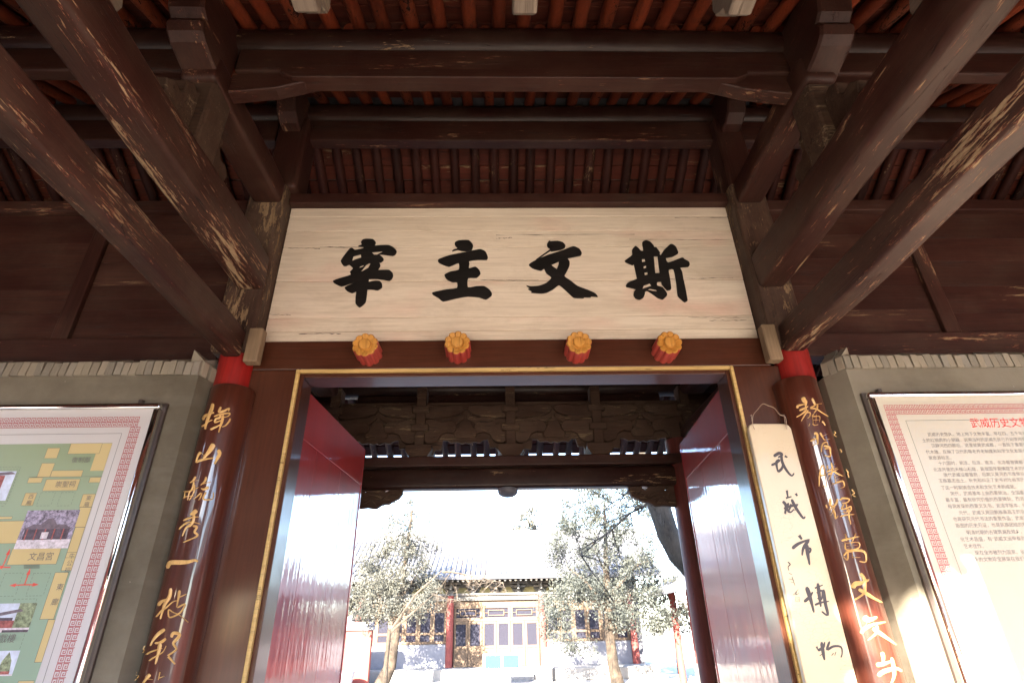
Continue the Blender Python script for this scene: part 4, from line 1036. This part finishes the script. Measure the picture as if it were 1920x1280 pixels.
# history text
YH = Yp - .0006
p0 = at(1822, 800, YH)
bm = B(); text_bm('武威历史文物', .064, bm, lambda u, v: Vector((p0.x + u * .93, YH, p0.z + v)))
obj('heading', bm, 'print_red', hp)
rows = [(1740,817,'武威历史悠久、地上地下文物丰富。早在四、五千年前我们的祖先就'),(1730,828,'土的红铜质的小铜器，说明当时的武威先民已开始使用铜器了。武威是'),(1747,838,'汉辟河西四郡后，这里就是武威郡，一直处于重要地位。'),(1737,850,'代木雕，反映了汉代的尊老养老制度和科学文化发展水平；出土的汉'),(1742,861,'家旅游标志。'),(1760,871,'十六国时，前凉、后凉、南凉、北凉都曾建都于此。'),(1751,883,'北凉开凿的天梯山石窟，是我国早期佛窟艺术的代表；'),(1770,893,'唐代武威设都督府，后期又是河西节度使驻地。出土的'),(1761,904,'王族墓志出土，补充和纠正了史书对吐谷浑历史记载的'),(1765,917,'了这一时期铸造技术和文化艺术的成就。'),(1783,928,'宋代，武威基本上由西夏统治。全国重点文物保护'),(1774,940,'最丰富，最有研究价值的西夏碑刻；西郊林场西夏墓'),(1778,952,'母洞发现的西夏文文书、泥活字版本、经卷等文物'),(1799,964,'元代，武威又是回鹘族高昌王的驻地。'),(1788,976,'也是研究元代书法的重要作品；武南镇的白塔寺'),(1793,988,'版图的历史见证，也是民族团结的象征。'),(1813,1001,'明清时期的古建筑遍及城乡，文化'),(1802,1014,'化艺术昌盛，有“武威文运甲秦陇”'),(1808,1027,'艺术佳作。'),(1829,1039,'现在全市被列为国家、省、市级'),(1819,1052,'更多的文物珍宝展现在我们的')]
for px, py, s in rows:
    p = at(px, py, YH); bm = B()
    text_bm(s, .0245, bm, lambda u, v: Vector((p.x + u, YH, p.z + v)))
    obj('text_line', bm, 'ink_print', hp)

# ------------------------------------------------------------------ small dome lamp under the back beam
c = at(952, 913, YB - .02)
lm = root('dome_lamp', (c.x, YB - .02, 2.83), 'small dark dome lamp fixed under the beam above the passage', 'lamp')
bm = B(); tube(bm, [(c.x, YB - .02, 2.83), (c.x, YB - .02, 2.80), (c.x, YB - .02, 2.775), (c.x, YB - .02, 2.755), (c.x, YB - .02, 2.748)], [.10, .10, .088, .055, .02], 28)
obj('shade', bm, 'lamp_body', lm, True)

#OUTSIDE
# ------------------------------------------------------------------ the courtyard beyond
def tree(name, loc, trunk_pts, rads, clumps, mat, label, nleaf=40, size=.09, group=None, twigs=()):
    r = root(name, loc, label, 'tree', group)
    bm = B(); tube(bm, trunk_pts, rads, 10)
    obj('trunk', bm, 'bark' if name.startswith('old') else 'bark_sunny', r, True)
    if twigs:
        bm = B()
        for pts, a in twigs: tube(bm, pts, [a * (1 - .8 * i / (len(pts) - 1)) for i in range(len(pts))], 6)
        obj('branch', bm, 'bark', r, True)['kind'] = 'stuff'
    if clumps:
        verts, faces = [], []
        for (cx, cy, cz, rx, rz) in clumps:
            for _ in range(nleaf):
                d = Vector((random.gauss(0, 1), random.gauss(0, 1), random.gauss(0, 1))).normalized() * random.random() ** .45
                p = Vector((cx + d.x * rx, cy + d.y * rx, cz + d.z * rz))
                a = Vector((random.gauss(0, 1), random.gauss(0, 1), random.gauss(0, 1) + .8)).normalized() * size * random.uniform(.6, 1.7)
                b_ = a.orthogonal().normalized() * size * random.uniform(.3, .7)
                b_.rotate(Matrix.Rotation(random.random() * 6.28, 3, a.normalized()))
                k = len(verts); verts += [p - a, p + b_, p + a, p - b_]; faces.append((k, k + 1, k + 2, k + 3))
        me = bpy.data.meshes.new('crown'); me.from_pydata([tuple(v - Vector(loc)) for v in verts], [], faces); me.materials.append(MATS[mat])
        o = bpy.data.objects.new('crown', me); link(o, r, loc)
    return r
def clump_cloud(n, f, rmin=.25, rmax=.6):
    out = []
    while len(out) < n:
        q = f()
        if q: rr = random.uniform(rmin, rmax); out.append((*q, rr, rr * random.uniform(.7, 1.3)))
    return out
# right juniper
def fR():
    z = random.uniform(1.0, 6.9); x = 3.95 + random.uniform(-2.7, 2.7); c = 3.95 + .12 * (z - 3)
    half = 2.45 - .30 * max(0, z - 3.6) - .5 * max(0, 2.0 - z)
    if abs(x - c) > half or (z < 1.7 and abs(x - c - .2) < .8): return None
    return (x, 22 + random.uniform(-1.6, 1.6), z)
tw = [([(3.9, 22, 2.2), (3.0, 21.6, 3.2), (2.4, 21.4, 3.6)], .07), ([(3.9, 22, 2.6), (5.0, 21.8, 3.6), (5.7, 21.5, 3.9)], .07), ([(3.95, 22, 3.2), (3.4, 21.7, 4.6)], .05)]
tree('juniper_tree', (3.85, 22, -.13), [(3.98, 22, -.13), (3.88, 22, .5), (3.84, 22, 1.5), (3.9, 22, 3), (4.1, 22, 6)], [.24, .19, .17, .13, .04], clump_cloud(205, fR), 'juniper_leaves', 'grey green juniper with a straight bare trunk before the right end of the hall', 210, .042, None, tw)
# left juniper
def fL():
    z = random.uniform(1.9, 6.2); c = -3.95 + .12 * (z - 3); x = c + random.uniform(-2.0, 1.7)
    half = 1.6 - .22 * abs(z - 3.0)
    if abs(x - c) > half: return None
    return (x, 22.5 + random.uniform(-1.3, 1.3), z)
tree('juniper_tree', (-3.9, 22, -.13), [(-4.15, 22.2, -.13), (-3.8, 22.2, .6), (-3.72, 22.2, 1.5), (-3.6, 22.3, 3), (-3.4, 22.3, 5.8)], [.26, .2, .17, .12, .04], clump_cloud(105, fL), 'juniper_dusty', 'dusty pale juniper with a leaning trunk before the left windows of the hall', 200, .042, None, [([(-3.7, 22.2, 2), (-4.6, 22, 3.1)], .06), ([(-3.65, 22.2, 2.6), (-2.9, 22, 3.7)], .06)])
def fB():
    z = random.uniform(3.6, 7.2); c = 1.6; x = c + random.uniform(-1, 1)
    return (x, 40 + random.uniform(-1, 1), z) if abs(x - c) < 1.1 - .3 * (z - 3.6) + .3 else None
tree('cypress_tree', (1.9, 40, -.13), [(1.9, 40, -.13), (1.8, 40, 3), (1.6, 40, 7)], [.3, .2, .05], [(c_[0] + .4, c_[1], c_[2] + 2.2, c_[3], c_[4]) for c_ in clump_cloud(36, fB)], 'juniper_dusty', 'thin evergreen tip rising behind the hall roof', 50, .12)
def fW():
    z = random.uniform(2.0, 4.6); c = -7.2; x = c + random.uniform(-2, 2.2)
    return (x, 27 + random.uniform(-1, 1), z) if abs(x - c) < 2.1 - .4 * abs(z - 3) else None
tree('garden_tree', (-7.2, 27, -.13), [(-7.2, 27, -.13), (-7.2, 27, 3.5)], [.2, .08], clump_cloud(50, fW), 'juniper_dusty', 'pale leafy tree growing behind the red garden wall', 60, .09)
def fQ():
    z = random.uniform(1.6, 3.4); c = 7.6; x = c + random.uniform(-1.4, 1.4)
    return (x, 27 + random.uniform(-1, 1), z) if abs(x - c) < 1.2 else None
tree('garden_tree', (7.6, 27, -.13), [(7.6, 27, -.13), (7.6, 27, 3)], [.15, .06], clump_cloud(26, fQ), 'juniper_dusty', 'small shrubby tree over the wall at the right of the hall', 60, .09)
# old leaning trunk close behind the gate, and its long bare bough
P = lambda px, py, y: Vector(at(px, py, y))
old = [P(1195, 850, 9.0), P(1222, 915, 9.0), P(1238, 955, 9), P(1252, 1000, 9), P(1272, 1040, 9), P(1345, 1110, 9)]
base = old[-1]
old.append(Vector((base.x + .5, 9.1, .8))); old.append(Vector((base.x + .7, 9.1, -.13)))
tw = []
def bough(a, b_, r0, n=5, sub=3):
    d = b_ - a; pts = [a + d * (i / n) + Vector((random.uniform(-.06, .06), random.uniform(-.06, .06), random.uniform(-.08, .08))) * d.length * .3 for i in range(n + 1)]
    tw.append((pts, r0))
    if sub > 0:
        for i in range(1, n + 1):
            for _ in range(3):
                e = Vector((random.uniform(-1, .4), random.uniform(-.4, .4), random.uniform(-.8, .5))).normalized() * d.length * random.uniform(.22, .45)
                bough(pts[i], pts[i] + e, r0 * .42, 3, sub - 1 if sub < 3 else 1)
bough(P(1262, 900, 8.9), P(1090, 1040, 8.9), .026, 6, 2)
bough(P(1262, 880, 8.9), P(1150, 940, 8.9), .02, 5, 2)
tree('old_cypress_tree', (base.x + .7, 9.1, -.13), old, [.17, .19, .175, .17, .165, .2, .26, .34], [], 'bark', 'old leaning trunk with a long bare bough, close beyond the right door leaf', group=None, twigs=tw)
tw = []
bough(Vector((-1.6, 16.5, 3.1)), Vector((.1, 16.8, 2.75)), .03, 6, 2); bough(Vector((-1.8, 16.5, 2.5)), Vector((-1.0, 16.8, 2.3)), .022, 5, 2)
tw.append(([(-2.9, 16.4, 1.6), (-2.3, 16.5, 2.5), (-1.6, 16.5, 3.1)], .05)); tw.append(([(-2.9, 16.4, 1.6), (-1.8, 16.5, 2.5)], .04))
tree('young_tree', (-2.9, 16.4, -.13), [(-2.9, 16.4, -.13), (-2.92, 16.4, .8), (-2.9, 16.4, 1.7)], [.07, .06, .05], [], 'bark', 'slender bare tree spreading pale twigs before the hall eave', twigs=tw)

# the far hall
HY = 27.0
fh = root('temple_hall', (-.17, HY + 3, -.13), 'distant temple hall with grey tiled roof, painted eave brackets and glazed lattice doors', 'building')
bm = B(); box(bm, -6.6, 6.4, HY - 1.2, HY + 7, -.13, .27, .02); pf = obj('platform', bm, 'stone', fh)
for k in range(3):
    bm = B(); box(bm, -1.5, 1.3, HY - 1.25 - .32 * (k + 1), HY - 1.25 - .32 * k - .002, -.128, .27 - .13 * (k + 1), .01); obj('step', bm, 'stone', fh)
cols = (-6.1, -2.17, 1.83, 5.75)
for x in cols:
    bm = B(); tube(bm, [(x, HY - .1, .27), (x, HY - .1, 3.0)], .15, 16); obj('column', bm, 'far_red', fh, True)
bm = B(); box(bm, -6.3, 5.95, HY - .15, HY + .1, 2.80, 3.0, .01); obj('eave_beam', bm, 'far_timber_dark', fh)
bm = B(); box(bm, -6.3, 5.95, HY - .25, HY + .1, 3.002, 3.09, .01); obj('plate_beam', bm, 'far_timber_dark', fh)
bm = B(); box(bm, -6.3, 5.95, HY + .05, HY + .1, 3.092, 3.72); obj('bracket_wall', bm, 'far_timber_dark', fh)
n = 13
for i in range(n):
    x = -6.1 + i * (11.85 / (n - 1))
    bm = B(); box(bm, x - .12, x + .12, HY - .2, HY + .045, 3.10, 3.22, .02); box(bm, x - .32, x + .32, HY - .22, HY + .04, 3.3, 3.4, .02); box(bm, x - .05, x + .05, HY - .5, HY + .04, 3.22, 3.6, .01); box(bm, x - .42, x + .42, HY - .3, HY + .04, 3.45, 3.55, .02)
    obj('bracket_set', bm, 'far_timber_dark', fh)
    if i < n - 1:
        xm = x + 11.85 / (n - 1) / 2
        bm = B(); prism(bm, smooth_loop([(xm - .3, 3.10), (xm + .3, 3.10), (xm + .22, 3.2), (xm + .16, 3.32), (xm - .16, 3.32), (xm - .22, 3.2)], 2), 'y', HY + .0, HY + .046)
        obj('painted_boss', bm, 'far_yellow', fh)
rf = root('roof', (-.17, HY + 2.6, 3.7), parent=fh)
rp = [(HY - 1.25, 3.68), (HY - .2, 4.0), (HY + 1.4, 4.75), (HY + 2.8, 5.75)]
bm = B(); prism(bm, rp + [(HY + 2.8, 5.6), (HY + 1.4, 4.6), (HY - .2, 3.88), (HY - 1.2, 3.58)], 'x', -7.3, 7.0); obj('roof_slope', bm, 'roof_tile', rf)
bm = B(); prism(bm, [(HY + 2.8, 5.6), (HY + 2.8, 5.75), (HY + 6.8, 3.8), (HY + 6.8, 3.65)], 'x', -7.3, 7.0); obj('roof_slope', bm, 'roof_tile', rf)
proto = None
for i in range(64):
    x = -7.2 + i * .225
    if proto is None:
        bm = B(); tube(bm, [(0, y - HY, z + .045 - 3.7) for y, z in rp], .062, 8)
        proto = obj('tile_row', bm, 'roof_tile', rf, True, origin=(0, 0, 0)); o = proto
    else: o = dup(proto, rf, (0, 0, 0))
    wl = Vector((x, HY, 3.7)); o.location = wl - WORLD[rf.name]; WORLD[o.name] = wl
proto = None
for i in range(64):
    x = -7.2 + i * .225
    if proto is None:
        bm = B(); tube(bm, [(0, -1.1, -.09), (0, .2, .28)], .05, 8)
        proto = obj('rafter', bm, 'far_timber_dark', rf, True, origin=(0, 0, 0)); o = proto
    else: o = dup(proto, rf, (0, 0, 0))
    wl = Vector((x, HY, 3.63)); o.location = wl - WORLD[rf.name]; WORLD[o.name] = wl
bm = B(); box(bm, -7.35, 7.05, HY + 2.65, HY + 2.95, 5.7, 6.15, .03); obj('ridge', bm, 'roof_tile', rf)
bm = B(); prism(bm, [(HY + 6, .27), (HY + 6, 3.9), (HY + 2.8, 5.6), (HY + .1, 4.0), (HY + .1, .27)], 'x', -6.45, -6.2); obj('gable_wall', bm, 'grey_brick_far', fh)
bm = B(); prism(bm, [(HY + 6, .27), (HY + 6, 3.9), (HY + 2.8, 5.6), (HY + .1, 4.0), (HY + .1, .27)], 'x', 5.9, 6.15); obj('gable_wall', bm, 'grey_brick_far', fh)
bm = B(); box(bm, -6.2, 5.9, HY + 6, HY + 6.2, .27, 3.7); obj('rear_wall', bm, 'grey_brick_far', fh)
# door bay: transoms, six leaves
bm = B(); box(bm, -2.02, 1.68, HY + 0, HY + .1, 2.55, 2.798, .01); box(bm, -2.02, 1.68, HY, HY + .1, 1.98, 2.08, .01); obj('door_lintel', bm, 'far_timber', fh)
for k in range(3):
    x0 = -2.0 + k * 1.227
    bm = B()
    for q in ((x0, x0 + .09, 2.083, 2.547), (x0 + 1.12, x0 + 1.21, 2.083, 2.547), (x0 + .092, x0 + 1.118, 2.083, 2.13), (x0 + .092, x0 + 1.118, 2.50, 2.547), (x0 + .25, x0 + .95, 2.20, 2.225), (x0 + .25, x0 + .95, 2.40, 2.425), (x0 + .25, x0 + .275, 2.227, 2.398), (x0 + .925, x0 + .95, 2.227, 2.398), (x0 + .093, x0 + .25, 2.3, 2.32), (x0 + .95, x0 + 1.117, 2.3, 2.32)): box(bm, q[0], q[1], HY + .01, HY + .06, q[2], q[3])
    tr = obj('transom_window', bm, 'far_timber', fh)
    bm = B(); box(bm, x0 + .09, x0 + 1.12, HY + .07, HY + .08, 2.10, 2.54); obj('pane', bm, 'glass_dark', tr)
for k in range(6):
    x0 = -2.0 + k * .6135; x1 = x0 + .60
    bm = B()
    for q in ((x0, x0 + .09, .28, 1.975), (x1 - .09, x1, .28, 1.975), (x0 + .091, x1 - .091, 1.88, 1.975), (x0 + .091, x1 - .091, .95, 1.05), (x0 + .091, x1 - .091, .28, .38)): box(bm, q[0], q[1], HY + .01, HY + .07, q[2], q[3], .004)
    dl = obj('door_leaf', bm, 'far_timber', fh)
    bm = B(); box(bm, x0 + .091, x1 - .091, HY + .035, HY + .05, .382, .948); obj('door_panel', bm, 'far_timber', dl)
    bm = B(); box(bm, x0 + .091, x1 - .091, HY + .04, HY + .05, 1.052, 1.878); obj('pane', bm, 'glass_dark', dl)
# side bays: brick sill wall, window, red strips
for a, b_ in ((-5.95, -2.33), (1.99, 5.6)):
    bm = B(); box(bm, a, b_, HY - .05, HY + .15, .272, 1.15, .01); obj('sill_wall', bm, 'grey_brick_far', fh)
    bm = B(); box(bm, a, b_, HY, HY + .1, 2.45, 2.798, .01); obj('window_lintel', bm, 'far_timber', fh)
    nwin = 6; ww = (b_ - a) / nwin
    for k in range(nwin):
        x0 = a + k * ww; x1 = x0 + ww - .01; bm = B()
        for q in ((x0, x0 + .09, 1.16, 2.445), (x1 - .09, x1, 1.16, 2.445), (x0 + .091, x1 - .091, 2.36, 2.445), (x0 + .091, x1 - .091, 1.16, 1.25), (x0 + .091, x1 - .091, 1.50, 1.59)): box(bm, q[0], q[1], HY + .01, HY + .07, q[2], q[3])
        wn = obj('window', bm, 'far_timber', fh)
        bm = B(); box(bm, x0 + .091, x1 - .091, HY + .045, HY + .055, 1.252, 2.358); obj('pane', bm, 'glass_dark', wn)
    bm = B(); box(bm, a, b_, HY - .08, HY + .08, 1.152, 1.158 + .0, 0); obj('sill', bm, 'far_timber', fh)

# low stone retaining wall and lion statue, info stand
bm = B(); box(bm, 1.55, 6.2, HY - 2.2, HY - 1.9, -.129, .28, .02); o = tag(obj('low_wall', bm, 'stone'), 'low grey stone kerb wall before the right end of the hall', 'wall')
ls = root('stone_post', (1.75, HY - 2.6, -.13), 'small carved lion sitting on a stone post right of the steps', 'statue')
bm = B(); box(bm, 1.56, 1.94, HY - 2.79, HY - 2.41, -.13, .55, .03); obj('plinth', bm, 'stone', ls)
bm = B(); tube(bm, [(1.75, HY - 2.6, .55), (1.75, HY - 2.62, .66), (1.75, HY - 2.66, .80), (1.75, HY - 2.68, .92), (1.75, HY - 2.7, 1.0)], [.15, .16, .12, .12, .05], 12); tube(bm, [(1.66, HY - 2.75, .55), (1.68, HY - 2.74, .75)], [.045, .04], 8); tube(bm, [(1.84, HY - 2.75, .55), (1.82, HY - 2.74, .75)], [.045, .04], 8); obj('lion', bm, 'stone', ls, True)
stn = root('information_stand', (.05, 23, -.13), 'white framed information stand with two blue panels on a stone pedestal', 'information stand')
bm = B(); box(bm, -.18, .36, 22.9, 23.2, -.13, .28, .02); box(bm, -.25, .43, 22.85, 23.25, .28, .34, .01); obj('pedestal', bm, 'stone', stn)
def tilt(bm, cy, cz, a):
    m_ = Matrix.Translation((0, cy, cz)) @ Matrix.Rotation(a, 4, 'X') @ Matrix.Translation((0, -cy, -cz))
    bmesh.ops.transform(bm, matrix=m_, verts=bm.verts)
bm = B(); box(bm, -.63, .72, 22.98, 23.04, .34, .92, .01); tilt(bm, 23, .34, R(-25)); obj('frame', bm, 'white_frame', stn)
for a, b_ in ((-.56, .01), (.08, .65)):
    bm = B(); box(bm, a, b_, 22.96, 22.977, .41, .85); tilt(bm, 23, .34, R(-25)); obj('blue_panel', bm, 'far_blue', stn)

# courtyard side walls and buildings
lw = root('garden_wall', (-5.4, 25, -.13), 'red garden wall with grey coping left of the hall', 'wall')
bm = B(); box(bm, -7.6, -4.95, 24.2, 24.5, -.13, 1.72); obj('wall_face', bm, 'far_red', lw)
bm = B(); box(bm, -7.65, -4.9, 24.1, 24.6, 1.722, 1.86, .02); box(bm, -7.65, -4.93, 24.15, 24.55, 1.862, 2.0, .03); obj('coping', bm, 'far_coping', lw)
pot = root('stone_planter', (-5.6, 23.2, -.13), 'grey stone planter at the foot of the red garden wall', 'planter')
bm = B(); tube(bm, [(-5.55, 23.2, -.13), (-5.55, 23.2, .0), (-5.55, 23.2, .28), (-5.55, 23.2, .42)], [.2, .24, .3, .34], 12); obj('bowl', bm, 'far_coping', pot, True)
for nm, sx, lab in (('side_hall', 1, 'long red side hall along the right of the courtyard'), ('side_hall', -1, 'long red side hall along the left of the courtyard')):
    X = 6.9 if sx > 0 else -9.0
    rr = root(nm, (X + sx * 2, 15, -.13), lab, 'building', 'side halls along the courtyard')
    bm = B(); box(bm, min(X, X + sx * 4), max(X, X + sx * 4), 8.5, 22.5, -.13, 3.0); obj('wall_face', bm, 'far_red', rr)
    bm = B(); box(bm, min(X - sx * .06, X + sx * 4), max(X - sx * .06, X + sx * 4), 8.45, 22.55, -.13, .45); obj('plinth', bm, 'stone', rr)
    for y in (9.0, 12.2, 15.4, 18.6, 21.9):
        bm = B(); tube(bm, [(X - sx * .7, y, -.13), (X - sx * .7, y, 2.9)], .12, 14); obj('column', bm, 'far_red', rr, True)
        if y < 21:
            bm = B(); box(bm, min(X - sx * .03, X + sx * .02), max(X - sx * .03, X + sx * .02), y + .9, y + 2.2, .9, 2.3); wn = obj('window', bm, 'far_timber', rr)
            bm = B(); box(bm, min(X - sx * .045, X - sx * .031), max(X - sx * .045, X - sx * .031), y + 1.0, y + 2.1, 1.0, 2.2); obj('pane', bm, 'glass_dark', wn)
    bm = B(); prism(bm, [(X - sx * 1.3, 2.75), (X + sx * 1.8, 4.3), (X + sx * 4.9, 2.75), (X + sx * 4.9, 2.6), (X + sx * 1.8, 4.1), (X - sx * 1.3, 2.6)], 'y', 8.0, 23.0)
    obj('roof', bm, 'roof_tile', rr)

# ------------------------------------------------------------------ unseen trees, halls and wall added behind the camera to control the light
def ball(cx, cy, cz, rx, ry, rz, n, rmin=.35, rmax=.75):
    out = []
    for _ in range(n):
        d = Vector((random.gauss(0, 1), random.gauss(0, 1), random.gauss(0, 1))).normalized() * random.random() ** .33
        rr = random.uniform(rmin, rmax); out.append((cx + d.x * rx, cy + d.y * ry, cz + d.z * rz, rr, rr * .8))
    return out
tree('added_shade_cypress', (-4.2, -5, -.13), [(-4.2, -5, -.13), (-4.1, -5, 3), (-4.0, -5, 8)], [.35, .28, .1], ball(-4.5, -5, 5.0, 3.1, 1.8, 2.8, 150) + ball(-1.9, -4.8, 6.15, 1.45, 1.1, .7, 40), 'juniper_leaves', 'unseen tall dense cypress added in the front court to cast shade across the gate', 150, .16)  # unseen tree added; crown shaped to bound the sun patch on the wall
tree('added_shade_cypress', (5.5, -11, -.13), [(5.5, -11, -.13), (5.5, -11, 8)], [.35, .1], ball(5.5, -11, 6.5, 2.2, 2.2, 4, 70), 'juniper_leaves', 'second unseen cypress added farther out in the front court to cut the light', 100, .17)  # another unseen tree, added to dim what reaches the gate from the front
fh2 = root('added_front_hall', (0, -34, -.13), 'unseen red hall with a grey tiled roof added across the front court to block sky light', 'building')  # unseen hall added to hold back sky light from the front
bm = B(); box(bm, -14, 14, -36, -31, -.13, 5.0); obj('wall_face', bm, 'far_red', fh2)
bm = B(); prism(bm, [(-29.6, 4.9), (-33.5, 8.2), (-37.4, 4.9)], 'x', -15, 15); obj('roof', bm, 'roof_tile', fh2)
for nm, X, lab in (('added_side_hall', -8.5, 'unseen red side hall added on the left of the front court to block sky light'), ('added_side_hall', 10.5, 'unseen red side hall added on the right of the front court to block sky light')):  # unseen halls on both sides, added to narrow the open sky
    sg = -1 if X < 0 else 1
    rr = root(nm, (X + sg * 2, -7, -.13), lab, 'building', 'added light-blocking side halls of the front court')
    bm = B(); box(bm, min(X, X + sg * 4), max(X, X + sg * 4), -13, -1.5, -.13, 3.4); obj('wall_face', bm, 'far_red', rr)
    bm = B(); prism(bm, [(X - sg * 1.0, 3.3), (X + sg * 2, 5.4), (X + sg * 5, 3.3)], 'y', -13.4, -1.0); obj('roof', bm, 'roof_tile', rr)
fw = root('added_front_wall', (0, -45, -.13), 'unseen long red wall added behind the front court to block low sky light', 'wall')  # unseen wall added to screen the lowest strip of sky
bm = B(); box(bm, -22, 22, -45.3, -45, -.13, 4.2); obj('wall_face', bm, 'far_red', fw)
bm = B(); box(bm, -22.1, 22.1, -45.6, -44.7, 4.202, 4.5, .05); obj('coping', bm, 'far_coping', fw)
